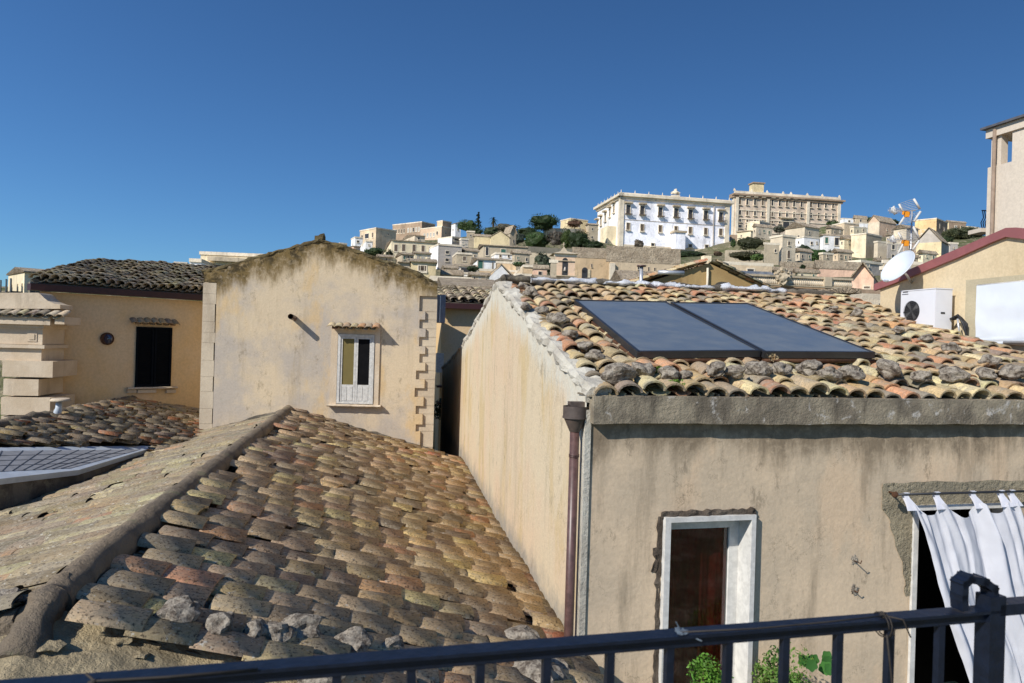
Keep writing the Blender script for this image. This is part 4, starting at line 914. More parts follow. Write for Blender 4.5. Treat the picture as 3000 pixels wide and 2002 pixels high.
# vent cowl on the low roof
q = P(172, 1212, 13.6); t = thing('vent_cowl', q, 'small pale metal vent with a flat cap on the low roof ridge', 'vent'); 
mb = MB(); sc_ = 13.6/2100; cp = P(180, 1172, 13.6); mb.tube([q+Vector((-.35,0,-.35)), q+Vector((-.05,0,-.08)), Vector((q.x, q.y, cp.z-.16)), Vector((q.x, q.y, cp.z-.04))], [.09,.085,.06,.05], 14); build('pipe', mb, MT['skyframe'], t)
mb = MB(); mb.tube([Vector((q.x+.03, q.y, cp.z-.02)), Vector((q.x+.03, q.y, cp.z+.03))], [.19, .15], 18); build('cap', mb, MT['stone_pale'], t)
mb = MB(); rough_beam(mb, [P(60, 1246, 13), P(110, 1232, 13.3), P(175, 1205, 13.8)], .06, .05, seg=.1, nz=.02, rnd=True); build('lead_flashing', mb, MT['skyframe'], t)
# ================= right house with air conditioner =================
rw = Vector((.1908, -.9816, 0)); WX = Vector((6.95, 11.25, 0)); RF = Fac(WX, r=rw)
rh = thing('side_house', (7.6, 11, -4), 'cream house at the right with a dusty red metal roof edge, seen side on', 'house')
cpx = [(2580, 835), (2620, 820), (2700, 788), (2800, 747), (2900, 705), (2945, 686), (2975, 684), (3040, 694), (3200, 716)]
cs = [RF.sz(*q) for q in cpx]; mb = MB()
bt = [(RF.sz(2576, 900)[0], 0)] 
att = []
for i in range(len(cs)-1):
    (a0, z0), (a1, z1) = cs[i], cs[i+1]
    mb.hexa([RF.w(a0,-4,0), RF.w(a1,-4,0), RF.w(a1,-4,-5), RF.w(a0,-4,-5), RF.w(a0,z0,0), RF.w(a1,z1,0), RF.w(a1,z1,-5), RF.w(a0,z0,-5)])
build('wall', mb, MT['cream'], rh)
mb = MB()
low = [(2560, 852), (2620, 830), (2700, 798), (2800, 757), (2900, 712), (2945, 694), (2975, 698), (3040, 706), (3200, 730)]
hi = [(2558, 833), (2620, 808), (2700, 774), (2800, 731), (2900, 688), (2940, 669), (2975, 667), (3040, 678), (3200, 700)]
ls = [RF.sz(x, y, .06) for x, y in low]; hs_ = [RF.sz(x, y, .06) for x, y in hi]
for i in range(len(ls)-1):
    (a0, z0), (a1, z1) = ls[i], ls[i+1]; y0, y1 = hs_[i][1], hs_[i+1][1]
    mb.hexa([RF.w(a0,z0,.06), RF.w(a1,z1,.06), RF.w(a1,z1,.001), RF.w(a0,z0,.001), RF.w(a0,y0,.06), RF.w(a1,y1,.06), RF.w(a1,y1,-.3), RF.w(a0,y0,-.3)])
build('red_coping', mb, MT['red_coping'], rh)
mb = MB(); i0, i1 = RF.sz(2820, 1012, .04), RF.sz(3110, 1085, .04)
mb.hexa([RF.w(i0[0], i0[1]-.06, .001), RF.w(i1[0], i1[1]-.06, .001), RF.w(i1[0], i1[1]-.06, .09), RF.w(i0[0], i0[1]-.06, .09), RF.w(i0[0], i0[1], .001), RF.w(i1[0], i1[1]+.05, .001), RF.w(i1[0], i1[1]-.01, .12), RF.w(i0[0], i0[1]-.02, .12)])
build('red_flashing', mb, MT['red_coping'], rh)
mb = MB(); RF.pbx(mb, 2830, 806, 3150, 1010, .002, .014); build('cement_patch', mb, MT['cream_grey'], rh)
t = thing('covered_window', RF.at(2935, 1005), 'window covered by a taut white plastic sheet on the cream side house', 'window')
f_ = [RF.at(2866, 838, .03), RF.at(3140, 812, .03), RF.at(3140, 1012, .03), RF.at(2862, 1005, .03)]
def sh(u, v):
    p = (f_[0]*(1-u)+f_[1]*u)*(1-v) + (f_[3]*(1-u)+f_[2]*u)*v
    return p + RF.n*(.03 + .006*math.sin(u*9+v*4)*math.sin(v*3.1) + .012*noise.noise(Vector((u*5, v*4, 1))) + (.01*math.sin(v*60+u*9) if v > .9 else 0))
mb = MB(); mb.grid(sh, 60, 40); build('sheet', mb, MT['sheet'], t)
mb = MB(); mb.tube([f_[0]+RF.n*.01, f_[1]+RF.n*.01], .018, 8); mb.tube([f_[3]+RF.n*.01, f_[2]+RF.n*.01], .022, 8); mb.tube([f_[0], f_[3]], .016, 8); build('batten', mb, MT['white_paint'], t)
mb = MB(); mb.tube([RF.at(2942, 1004, .12), RF.at(3140, 1000, .12)], .026, 12); build('rolled_pipe', mb, MT['alu'], t)
t = thing('grey_pipe', RF.at(2790, 1003, .1), 'short grey waste pipe lying along the foot of the side house wall', 'pipe'); mb = MB(); mb.tube([RF.at(2775, 1003, .1), RF.at(2822, 1000, .1), RF.at(2823, 1012, .1)], .03, 12); build('pipe', mb, MT['alu'], t)
# AC unit
ac = thing('air_conditioner', RF.at(2700, 975, .3), 'white outdoor air conditioner with one round black fan on the side house wall', 'air conditioner')
ao = .42; a0, z1 = RF.sz(2640, 852, ao); a1, z0 = RF.sz(2738, 974, ao); z1 = RF.sz(2690, 851, ao)[1]; z0 = RF.sz(2690, 972, ao)[1]
mb = MB(); RF.bx(mb, a0, a1, z0, z1, ao-.3, ao); RF.bx(mb, a0-.008, a1+.008, z1, z1+.015, ao-.308, ao+.008); build('casing', mb, MT['ac_white'], ac)
c = RF.at(2672, 912, ao); mb = MB(); R = .165; mb.tube([c+RF.n*.001, c+RF.n*.008], R, 32); build('fan_recess', mb, MT['black_plastic'], ac)
mb = MB(); 
for r_ in (.05, .08, .11, .14, R):
    pts = [c+RF.n*.018 + RF.r*r_*math.cos(g)+UP*r_*math.sin(g) for g in [2*math.pi*k/32 for k in range(33)]]; mb.tube(pts, .0022, 5, cap=False)
for k in range(8):
    g = math.pi*k/8; v = RF.r*R*math.cos(g)+UP*R*math.sin(g); mb.tube([c+RF.n*.018-v, c+RF.n*.018+v], .002, 5)
build('grille', mb, plain('grille_grey', (.07,.07,.07,1), .4), ac)
mb = MB()
for k in range(4):
    g = k*math.pi/2+.5; v = RF.r*math.cos(g)+UP*math.sin(g); u_ = RF.r*-math.sin(g)+UP*math.cos(g); mb.face([c+RF.n*.01, c+RF.n*.013+v*R*.9+u_*.05, c+RF.n*.01+v*R*.9-u_*.03])
build('fan', mb, plain('fan_grey', (.12,.12,.12,1), .4), ac)
for bb in ((2711,853,2726,861),(2708,865,2727,867),(2712,917,2722,921)):
  mb = MB(); RF.pbx(mb, *bb, ao+.001, ao+.004); build('badge', mb, plain('badge_grey', (.1,.1,.11,1)), ac)
mb = MB(); en = Fac(RF.w(a1, z0, ao), r=Vector((.9816,.1908,0))); 
mb.obox(RF.w(a1+.001, z0+.28, ao-.17), RF.r*.006, RF.n*.07, UP*.025); build('side_handle', mb, MT['black_plastic'], ac)
mb = MB()
for a in (a0+.1, a1-.1): RF.bx(mb, a-.02, a+.02, z0-.04, z0-.001, .002, ao); RF.bx(mb, a-.02, a+.02, z0-.3, z0-.041, .002, .04)
build('bracket', mb, MT['rust'], ac)
t = thing('pipe_duct', RF.at(2778, 900, .03), 'black insulated refrigerant hoses hanging beside the air conditioner', 'hose'); mb = MB()
for k in range(3): mb.tube([RF.w(a1+.02, z0+.2, .1+.03*k), RF.w(a1+.16, z0+.22+.02*k, .1+.03*k), RF.w(a1+.26, z0+.12, .09+.03*k), RF.w(a1+.24+.02*k, z0-.15, .07), RF.w(a1+.12+.03*k, z0-.42, .05)], .018, 8)
build('hose', mb, MT['black_plastic'], t); mb = MB(); mb.tube([RF.w(a1+.2, z0+.2, .2), RF.w(a1+.23, z0+.05, .2), RF.w(a1+.2, z0-.2, .16)], .014, 8); build('foil_wrap', mb, MT['alu'], t)
# dish and antenna
dc = RF.at(2641, 791, .42); dn = Vector((-.78, -.23, .58)).normalized(); t = thing('satellite_dish', dc-UP*.6, 'big oval pale satellite dish mounted in front of the red roof edge', 'satellite dish')
ux = dn.cross(UP).normalized(); uy = ux.cross(dn).normalized(); DR = .30
def dsh(u, v, s=0):
    g = 2*math.pi*u; r_ = DR*v; return dc + ux*r_*math.cos(g)*.94 + uy*r_*math.sin(g)*1.06 + dn*(.35*r_*r_/DR - s)
mb = MB(); mb.grid(lambda u, v: dsh(u, v), 40, 8); mb.grid(lambda u, v: dsh(u, v, .012), 40, 8); pts = [dsh(k/40, 1, .006) for k in range(41)]; mb.tube(pts, .009, 6, cap=False); build('reflector', mb, MT['dish'], t)
mb = MB(); mp = P(2680, 790, 12.9); wl = RF.at(2668, 830, 0); mb.tube([dc-dn*.02, dc-dn*.14, wl-RF.n*.02], .02, 8); bp = dsh(.75, 1); mb.tube([bp, bp-uy*.03+dn*.03, bp-uy*.04+dn*.06], .02, 8); build('lnb_arm', mb, MT['alu'], t)
am = thing('tv_antenna_mast', mp-UP*1, 'galvanised mast with two white corner-reflector television antennas with orange boxes', 'antenna')
mb = MB(); mtop_ = P(2672, 615, 12.9); mbot = Vector((mtop_.x, mtop_.y, .6)); mb.tube([mbot, mtop_], .014, 8); build('mast', mb, MT['alu'], am)
def yagi(cx, cy, Y, rods):
    q = lambda x, y, dy=0: P(cx+x, cy+y, Y+dy)
    mb = MB()
    for (x0, y0, x1, y1), dy in rods: mb.tube([q(x0, y0, dy), q(x1, y1, dy)], .020, 8)
    for (i, j) in ((0, 2), (1, 3)):
        (r0, d0), (r1_, d1) = rods[i], rods[j]
        for k in range(7):
            f = k/6; mb.tube([q(r0[0]+(r0[2]-r0[0])*f, r0[1]+(r0[3]-r0[1])*f, d0), q(r1_[0]+(r1_[2]-r1_[0])*f, r1_[1]+(r1_[3]-r1_[1])*f, d1)], .004, 4)
    build('reflector', mb, MT['white_paint'], am)
    mb = MB(); mb.tube([q(-8, 2, .1), q(-88, 2, -.5)], .009, 6)
    for k in range(9):
        c_ = q(-52-4*k, 2, -.2-.035*k); mb.tube([c_-Vector((.02,.1,.05)), c_+Vector((.02,.1,.05))], .0035, 4); mb.tube([c_-Vector((.05,.1,-.03)), c_+Vector((.05,.1,-.03))], .0035, 4)
    build('boom', mb, MT['alu'], am)
    mb = MB(); c_ = q(-39, 8, -.1); mb.tube([c_-Vector((.03,0,0)), c_+Vector((.08,.02,-.01))], [.035,.04], 12); mb.obox(c_+Vector((-.02,-.06,-.08)), (.07,0,0), (0,.05,0), (0,0,.09)); build('orange_box', mb, MT['orange_plastic'], am)
    mb = MB(); mb.tube([q(-74, -4, -.4), q(-66, 12, -.4)], .03, 10); mb.ico(q(-73, -1, -.4), .045, 2, .2, 2, sq=(.8,.8,1.5)); build('end_clip', mb, MT['white_paint'], am)
yagi(2690, 616, 12.8, [((-13,-33,5,-3), 0), ((7,4,-12,34), 0), ((-56,-18,-45,4), .45), ((-40,19,-56,44), .45)])
yagi(2688, 701, 12.8, [((-13,-37,5,-1), 0), ((5,4,-14,32), 0), ((-56,-20,-45,2), .45), ((-40,11,-58,44), .45)])
# tower house top right
TW = Vector((P(2893, 520, 16.2).x, 16.2, 0)); TF_ = Fac(TW, r=Vector((.22,-.975,0)))
tw = thing('tower_house', TW+Vector((1,0,-3)), 'tall pale house with a roofed corner loggia rising at the upper right edge', 'house')
mb = MB(); z_w = TF_.sz(2940, 480)[1]; zr0 = TF_.sz(2893, 408)[1]; 
a1 = 6.0
TF_.bx(mb, .0, a1, -4, z_w, 0, -4.0); o1_, _ = TF_.sz(2965, 440); TF_.bx(mb, o1_, a1, z_w, zr0+.3, 0, -4.0)
cw = TF_.sz(2931, 440)[0]; TF_.bx(mb, .06, .06+.16, z_w, zr0+.0, -.02, -.2); TF_.bx(mb, cw-.12, cw, z_w, zr0, -.02, -.2); build('wall', mb, MT['tower'], tw)
mb = MB(); TF_.bx(mb, -.03, a1, zr0-.0, zr0+.2, .05, -4.2); build('roof_beam', mb, MT['tower'], tw)
mb = MB(); TF_.bx(mb, -.1, a1, zr0+.201, zr0+.25, .14, -4.4); build('roof', mb, plain('grey_sheet_roof', srgb(96,96,100), .6), tw)
mb = MB(); q = TF_.at(2911, 500, .06); mb.tube([Vector((q.x, q.y, -2)), Vector((q.x, q.y, zr0+.15))], .04, 10); build('downpipe', mb, plain('dusty_pipe', srgb(150,130,112)), tw)
t = thing('balcony_rail', P(2884, 665, 17.5), 'blue-black wrought iron balcony jutting left of the tall pale house', 'balcony'); mb = MB(); q = P(2889, 668, 17.5)
mb.obox(q+Vector((-.12,0,-.1)), (.3,0,0), (0,.5,0), (0,0,.1)); build('slab', mb, MT['tower'], t); mb = MB()
for k in range(5): mb.tube([q+Vector((-.1+.05*k,0,0)), q+Vector((-.13+.05*k,0,.12)), q+Vector((-.07+.05*k,0,.25)), q+Vector((-.1+.05*k,0,.42))], .012, 5)
mb.tube([q+Vector((-.12,0,.42)), q+Vector((.15,0,.42))], .015, 5); build('ironwork', mb, MT['rail'], t)
# ================= hillside town =================
SM = {}
def stucco(key):
    if key not in SM:
        c = HC[key]; f = lambda k: srgb(*[min(248, max(0, v*k)) for v in c]); n = NM('stucco_'+key)
        a = n.noise(.16, 6, .7); col = n.mix(n.ramp(a, .38, .62), f(1.03), f(.9)); col = n.mix(n.ramp(n.noise(.5, 6, .75, (1,1,.22)), .5, .7, 0, .6), col, f(.68))
        col = n.mix(n.ramp(n.noise(1.1, 5, .8), .57, .68, 0, .5), col, f(.6)); SM[key] = n.done(n.mix(1.0, col, (1.24,1.22,1.19,1), 'MULTIPLY'), n.noise(1.5, 5, .7), .5, .15)
    return SM[key]
HC = dict(white=(232,230,226), palace=(236,236,242), terra=(196,178,158), cream=(222,208,176), yellow=(212,194,154), ochre=(206,180,144), tan=(206,186,156), stone=(178,164,140), grey=(176,168,158), pink=(220,184,158), brown=(160,138,116), palestone=(204,190,166), brick=(202,176,150), orange=(220,188,138), trim=(216,204,182))
def rooftile():
    n = NM('distant_clay_tiles'); a = n.noise(.9, 6, .8); b = n.noise(5, 4, .8)
    col = n.mix(n.ramp(a, .35, .65), srgb(206,188,160), srgb(168,150,126)); col = n.mix(n.ramp(b, .48, .7, 0, .6), col, srgb(104,90,74)); return n.done(col, n.math('ADD', a, b), 1, .3)
RT = rooftile(); WD = plain('dark_window', (.06,.054,.05,1), .35, .5, .3, .5); WB = plain('brown_shutter', srgb(112,98,84), .7, .2, .2, .5); WG = plain('green_shutter', srgb(70,110,96), .7, .2, .2, .5); WW = plain('pale_shutter', srgb(190,184,172), .7, .2, .2, .5)
WM = dict(d=WD, b=WB, g=WG, w=WW)
GRD = []        # ground control points
def onvert(px, py, p0, dirv):      # point on vertical plane (p0, dirv) hit by the pixel column
    X = ray(px, py).x; k = (X*p0.y - p0.x)/(dirv.x - X*dirv.y); return k
def house(label, xl, xc, xr, yt, yb, Y, th, wall, roof='flat', wf=(), wl=(), depth=6, wall2=None, extra=5, name='house', trim='trim', rise=None, cat='house', hoods=False, bal=False, group=None):
    C0 = P(xc, yt, Y); zb = P(xc, yb, Y).z; zt = C0.z; C0 = Vector((C0.x, C0.y, 0)); ym = (yt+yb)/2
    R = rotd(th); Lv = Vector((-R.y, R.x, 0)); wr = onvert(xr, ym, C0, R); wl_ = onvert(xl, ym, C0, Lv) if xl < xc-.5 else depth
    if not (0 < wl_ < 200): wl_ = depth
    if not (0 < wr < 200): wr = 8
    T = thing(name, C0+R*wr/2+Lv*wl_/2+UP*zb, label, cat, group); FRt = Fac(C0, r=R); FL = Fac(C0+Lv*wl_, r=-Lv)
    sc = Y/2100.0
    mb = MB(); zz = zb-extra; corners = [C0, C0+R*wr, C0+R*wr+Lv*wl_, C0+Lv*wl_]
    base = [c+UP*zz for c in corners]; top = [c+UP*zt for c in corners]
    mb.hexa(base+top)
    rr = MB(); ov = max(.25, sc*1.5)
    mt = RT
    if roof == 'flat':
        h = max(.35, sc*3.2)
        rr.hexa([c+UP*(zt-h*.5) + (c-(corners[0]+corners[2])/2).normalized()*ov*.6 for c in corners] + [c+UP*(zt+h*.4) + (c-(corners[0]+corners[2])/2).normalized()*ov*.6 for c in corners]); mt = stucco(trim)
    elif roof in ('hip', 'tile', 'shed', 'gableR', 'gableL'):
        rs = (rise if rise is not None else min(wl_, wr)*.22)*(.5 if Y > 55 and roof in ('tile', 'shed', 'hip') and name == 'house' else 1)
        e = [c + (c-(corners[0]+corners[2])/2).normalized()*ov*1.4 + UP*zt for c in corners]
        lo_ = [p-UP*max(.12, sc*1.2) for p in e]
        if roof == 'hip': mid = (e[0]+e[1]+e[2]+e[3])/4; k = .35; t4 = [p.lerp(mid, 1-k)+UP*rs for p in e]; tops = t4
        elif roof == 'shed': tops = [e[0], e[1], e[2]+UP*rs, e[3]+UP*rs]
        elif roof == 'tile': m1 = (e[0]+e[3])/2+UP*rs; m2 = (e[1]+e[2])/2+UP*rs; tops = None; quad = [(e[0], e[1], m2, m1), (e[2], e[3], m1, m2), (e[3], e[0], m1), (e[1], e[2], m2)]
        elif roof == 'gableR': m1 = (e[0]+e[1])/2+UP*rs; m2 = (e[3]+e[2])/2+UP*rs; tops = None; quad = [(e[1], e[2], m2, m1), (e[3], e[0], m1, m2)]
        elif roof == 'gableL': m1 = (e[0]+e[3])/2+UP*rs; m2 = (e[1]+e[2])/2+UP*rs; tops = None; quad = [(e[0], e[1], m2, m1), (e[2], e[3], m1, m2)]
        if tops is not None:
            for i in range(4):
                j = (i+1) % 4; rr.face([lo_[i], lo_[j], e[j], e[i]])
            if roof == 'hip':
                for i in range(4):
                    j = (i+1) % 4; rr.face([e[i], e[j], tops[j], tops[i]])
                rr.face(tops)
            else: rr.face(tops); rr.face([lo_[3], lo_[2], tops[2], tops[3]]); rr.face([lo_[0], lo_[3], tops[3], tops[0]]); rr.face([lo_[1], tops[1], tops[2], lo_[2]])
            rr.face(lo_[::-1])
        else:
            th_ = UP*max(.15, sc*1.5)
            for q in quad:
                rr.face([p+th_*.5 for p in q]); rr.face([p-th_*.3 for p in q][::-1])
                for i in range(len(q)): a, b = q[i], q[(i+1) % len(q)]; rr.face([a+th_*.5, b+th_*.5, b-th_*.3, a-th_*.3])
            if roof == 'gableR':
                m0 = (top[0]+top[1])/2+UP*rs*.92; mb.face([top[0], top[1], m0]); mb.face([top[3], top[2], (top[3]+top[2])/2+UP*rs*.92])
            if roof == 'gableL':
                mb.face([top[3], top[0], (top[0]+top[3])/2+UP*rs*.92]); mb.face([top[1], top[2], (top[1]+top[2])/2+UP*rs*.92])
    build('wall', mb, stucco(wall), T)
    if wall2: m2_ = MB(); FL.bx(m2_, .02, wl_+.02, zz, zt-.05, .001, .04); build('side_wall', m2_, stucco(wall2), T)
    if roof: build('roof', rr, mt, T)
    for Fx, W, lst in ((FRt, wr, wf), (FL, wl_, wl)):
        for wd in lst:
            if len(wd) == 5: u, v, ww, hh, mk = wd
            else: (u, v, ww, hh), mk = wd, 'd'
            cx = W*u; cz = zt - (zt-zb)*v; dx, dz = ww*sc/2, hh*sc/2
            if cx-dx < 0 or cx+dx > W: continue
            m_ = MB(); q = min(.12, dx*.3); oo = .03*max(1, sc*8)
            Fx.bx(m_, cx-dx, cx+dx, cz-dz, cz+dz, .005, oo, 0)
            if sc*3 > .12 or True:
                Fx.bx(m_, cx-dx-q, cx-dx, cz-dz-q, cz+dz+q, .005, oo*1.8, 1); Fx.bx(m_, cx+dx, cx+dx+q, cz-dz-q, cz+dz+q, .005, oo*1.8, 1)
                Fx.bx(m_, cx-dx, cx+dx, cz+dz, cz+dz+q, .005, oo*1.8, 1); Fx.bx(m_, cx-dx-q, cx+dx+q, cz-dz-q*2, cz-dz, .005, oo*4, 1)
            build('window', m_, [WM[mk], stucco(trim)], T)
            if hoods:
                m_ = MB(); Fx.bx(m_, cx-dx*2, cx+dx*2, cz+dz+.35, cz+dz+.75, .01, .8); build('hood', m_, stucco('stone'), T)
            if bal:
                m_ = MB(); Fx.bx(m_, cx-dx*1.7, cx+dx*1.7, cz-dz-.25, cz-dz, .01, .9)
                for k in range(7): Fx.bx(m_, cx-dx*1.7+k*dx*3.3/6, cx-dx*1.7+k*dx*3.3/6+.06, cz-dz, cz-dz+1.0, .82, .88)
                Fx.bx(m_, cx-dx*1.7, cx+dx*1.7, cz-dz+1.0, cz-dz+1.08, .82, .9); build('balcony', m_, WD, T)
    GRD.append((C0.x+R.x*wr/2, C0.y, zb)); GRD.append((C0.x+Lv.x*wl_, C0.y+Lv.y*wl_, zb+.5))
    return T, FRt, FL, (wr, wl_, zt, zb, sc)
# ---- skyline left
house('cream corner palace with black balconied windows at the far left', 24, 72, 150, 797, 870, 62, 46, 'cream', 'tile', [(.3,.62,12,30),(.72,.62,12,30)], [(.25,.62,8,24),(.62,.62,8,24),(.9,.62,8,24)], bal=True, rise=1.0)
house('low grey block behind the cream corner palace at the left frame edge', -30, -10, 24, 862, 880, 80, 10, 'grey', 'flat', [(.5,.5,6,8)])
house('low brown-roofed house peeping over the dark tile roof at the left', 160, 182, 262, 785, 810, 80, 25, 'tan', 'tile', [(.5,.5,6,6)], [(.5,.4,5,8)])
house('pale chimney-like house rising left behind the dark tile roof', 264, 272, 345, 768, 800, 85, 20, 'white', 'tile', [(.6,.5,6,8)], [(.5,.4,3,10)], rise=.6)
house('small pinkish villa with an arcade behind the dark tile roof', 378, 425, 470, 767, 800, 95, 35, 'pink', 'flat', [(.5,.5,5,6)], [(.2,.4,4,7),(.4,.4,4,7),(.62,.4,4,7),(.82,.4,4,7)])
house('low grey shed between the pinkish villa and the white annex', 472, 480, 548, 776, 800, 100, 15, 'grey', 'tile', [(.6,.6,6,5)], rise=.8)
house('bright white annex attached to the left of the hooded cream house', 544, 556, 590, 762, 810, 66, 8, 'white', 'flat', [(.6,.8,15,10),(.6,.45,12,4,'w')], [(.5,.55,5,18)])
house('cream house with three hooded shuttered windows behind the ochre gable', 585, 588, 791, 741, 830, 70, 6, 'cream', 'flat', [(.245,.58,22,34,'b'),(.465,.56,22,30,'b'),(.69,.54,22,24,'w'),(.9,.5,20,20,'w')], hoods=True)
# ---- hill left of centre
house('low flat-roofed block just right of the ochre gable peak', 960, 995, 1016, 713, 750, 150, 30, 'tan', 'flat', [(.5,.5,5,5)], [(.4,.5,6,6),(.75,.5,6,6)])
house('stepped white villa left of the tall blank-sided block', 1028, 1040, 1062, 695, 745, 185, 25, 'white', 'flat', [(.4,.25,6,6),(.4,.6,8,6)], [(.5,.4,5,10)])
house('small pink house with dark roof below the stepped white villa', 1012, 1036, 1055, 722, 748, 140, 30, 'pink', 'tile', [(.5,.6,6,7)], [(.5,.6,6,6)])
house('tall block with bright balconied front and blank shaded side', 1054, 1102, 1160, 668, 738, 190, 42, 'tan', 'flat', [(.6,.2,4,4)], [(.15,.28,9,10,'b'),(.45,.28,22,14),(.8,.28,8,14,'b'),(.2,.62,10,8,'w'),(.8,.62,8,14,'b')])
house('white boxy annex with tiny windows before the tall blank-sided block', 1056, 1072, 1091, 706, 730, 160, 18, 'white', 'flat', [(.5,.5,4,5,'w')], [(.5,.2,6,4)])
house('long brown modern terrace with many window bays on the skyline', 1150, 1236, 1274, 650, 700, 240, 52, 'brown', 'flat', [(.5,.3,5,4)], [(.05,.4,6,12,'w'),(.14,.42,6,12,'b'),(.23,.42,6,12,'b'),(.32,.44,6,12,'b'),(.41,.44,6,12,'b'),(.55,.42,6,12,'w'),(.64,.42,6,12,'w'),(.73,.42,6,12,'d'),(.82,.42,6,12,'w'),(.91,.42,6,12,'w')])
house('house with a long band of pale windows under a square rooftop tower', 1232, 1294, 1318, 664, 700, 220, 50, 'brick', 'flat', [(.5,.5,4,4)], [(.2,.6,7,12,'w'),(.35,.6,7,12,'w'),(.5,.6,7,12,'w'),(.65,.6,7,12,'w'),(.8,.5,6,10)])
house('square rooftop tower block with bright left side on the skyline', 1280, 1297, 1322, 647, 700, 222, 45, 'brown', 'flat', [(.5,.4,3,4)], wall2='tan')
house('tiny white house with a dark gable between the trees and the tower block', 1322, 1334, 1350, 655, 690, 235, 30, 'white', 'gableR', [(.5,.5,4,5)], [(.5,.5,4,5)])
house('long old cream palace with balconies curving along the slope', 1122, 1148, 1286, 704, 768, 155, 14, 'cream', 'tile', [(.09,.35,9,20,'b'),(.25,.32,9,20,'b'),(.28,.8,6,8),(.36,.8,6,8),(.47,.78,6,8),(.53,.78,6,8),(.47,.3,9,20,'b'),(.66,.3,9,18,'b'),(.82,.35,10,18),(.93,.4,8,16)], [(.5,.4,7,8)], rise=2.2)
house('grey-roofed old house just above the long cream palace', 1176, 1215, 1245, 690, 706, 175, 25, 'palestone', 'tile', [(.4,.5,6,7)], [(.6,.5,6,5)], rise=1.6)
house('white wall house with covered roof terrace right of the cream palace', 1283, 1325, 1352, 694, 722, 165, 42, 'grey', 'flat', [(.5,.25,20,6)], [(.2,.6,8,12,'b'),(.6,.6,8,12)], wall2='white')
house('tall narrow house with white side and three small windows on its grey front', 1258, 1285, 1352, 716, 808, 125, 20, 'grey', 'flat', [(.38,.24,10,8),(.38,.48,10,8),(.9,.22,9,7),(.38,.74,7,5),(.38,.86,8,8)], [(.5,.5,4,14)], wall2='white')
house('small stone house with rounded gable in front of the tall narrow house', 1325, 1338, 1382, 742, 775, 118, 12, 'stone', 'flat', [(.52,.45,9,13,'b')], [(.5,.4,6,10)])
house('little yellow house with brown open shutters under a flat tile roof', 1202, 1204, 1277, 766, 812, 80, 8, 'yellow', 'tile', [(.46,.42,22,15,'b'),(.46,.42,10,14)], rise=1.2)
house('old grey roofs crowded left of the little yellow house', 1150, 1165, 1204, 768, 800, 95, 10, 'stone', 'tile', [(.6,.5,6,6)], rise=1.8)
house('brown stone house with awninged balconies above the long white house', 1398, 1417, 1545, 719, 768, 135, 10, 'stone', 'tile', [(.08,.35,8,24),(.45,.38,14,20,'g'),(.78,.38,9,18,'b'),(.88,.85,4,10)], [(.5,.5,4,8)], rise=1.5)
house('yellow cottage with a wide dark window under a mossy roof', 1389, 1391, 1436, 692, 716, 160, 10, 'yellow', 'tile', [(.15,.5,14,8)], rise=1)
house('plain yellow gable wall without windows above the stone house', 1436, 1438, 1492, 695, 718, 158, 8, 'yellow', 'gableR', [], rise=1.5)
house('old square stone hut at the left of the yellow cottage', 1367, 1369, 1390, 678, 712, 165, 8, 'stone', 'flat', [(.5,.35,4,5)])
house('stone barn with a grey gable roof behind the plain yellow gable', 1474, 1495, 1512, 684, 716, 172, 25, 'stone', 'gableR', [(.6,.7,4,10)], [(.5,.6,4,6)], rise=2)
house('long white house with green shuttered window and grey tile roof edge', 1377, 1400, 1497, 760, 795, 108, 10, 'white', 'tile', [(.08,.5,14,26,'g'),(.45,.6,3,28,'b'),(.6,.5,10,20,'b')], [], rise=1.6)
house('orange wall house with small dark openings below the long white house', 1402, 1404, 1512, 790, 830, 100, 8, 'ochre', 'flat', [(.85,.3,8,6)])
house('upper orange wall block stepping up to the right', 1455, 1457, 1512, 768, 800, 101, 8, 'ochre', 'flat', [])
house('tall tan house corner with plants on its roof and a shaded side', 1506, 1533, 1560, 779, 850, 88, 5, 'ochre', 'flat', [], wall2='tan')
house('pink cottage with one black doorway left of the bell tower', 1560, 1563, 1602, 787, 815, 95, 8, 'pink', 'tile', [(.5,.6,10,17)], rise=1.0)
house('little terrace house with dark doorway and plants below the stone gable', 1352, 1382, 1402, 798, 822, 100, 10, 'cream', 'flat', [(.7,.5,7,14)], [(.5,.5,10,8)])
house('low house with a dark awning and hanging plants under the stone gable house', 1330, 1336, 1395, 778, 796, 104, 12, 'white', 'shed', [(.5,.7,30,12)], rise=1)
house('white shed with a wide tile gable below the orange wall', 1432, 1434, 1500, 812, 835, 70, 8, 'white', 'gableR', [], rise=1.3)
house('low round-roofed cottage below the tall narrow house', 1296, 1298, 1352, 805, 825, 85, 8, 'cream', 'tile', [(.85,.5,6,9)], rise=1.3)
house('long pale parapet wall house behind the ochre gable right corner', 1262, 1265, 1375, 815, 850, 45, 8, 'palestone', 'flat', [], extra=3)
house('long low roofs of dark tiles just behind the near gable peak', 1280, 1300, 1462, 840, 870, 38, 9, 'stone', 'tile', [], rise=.7, extra=3)
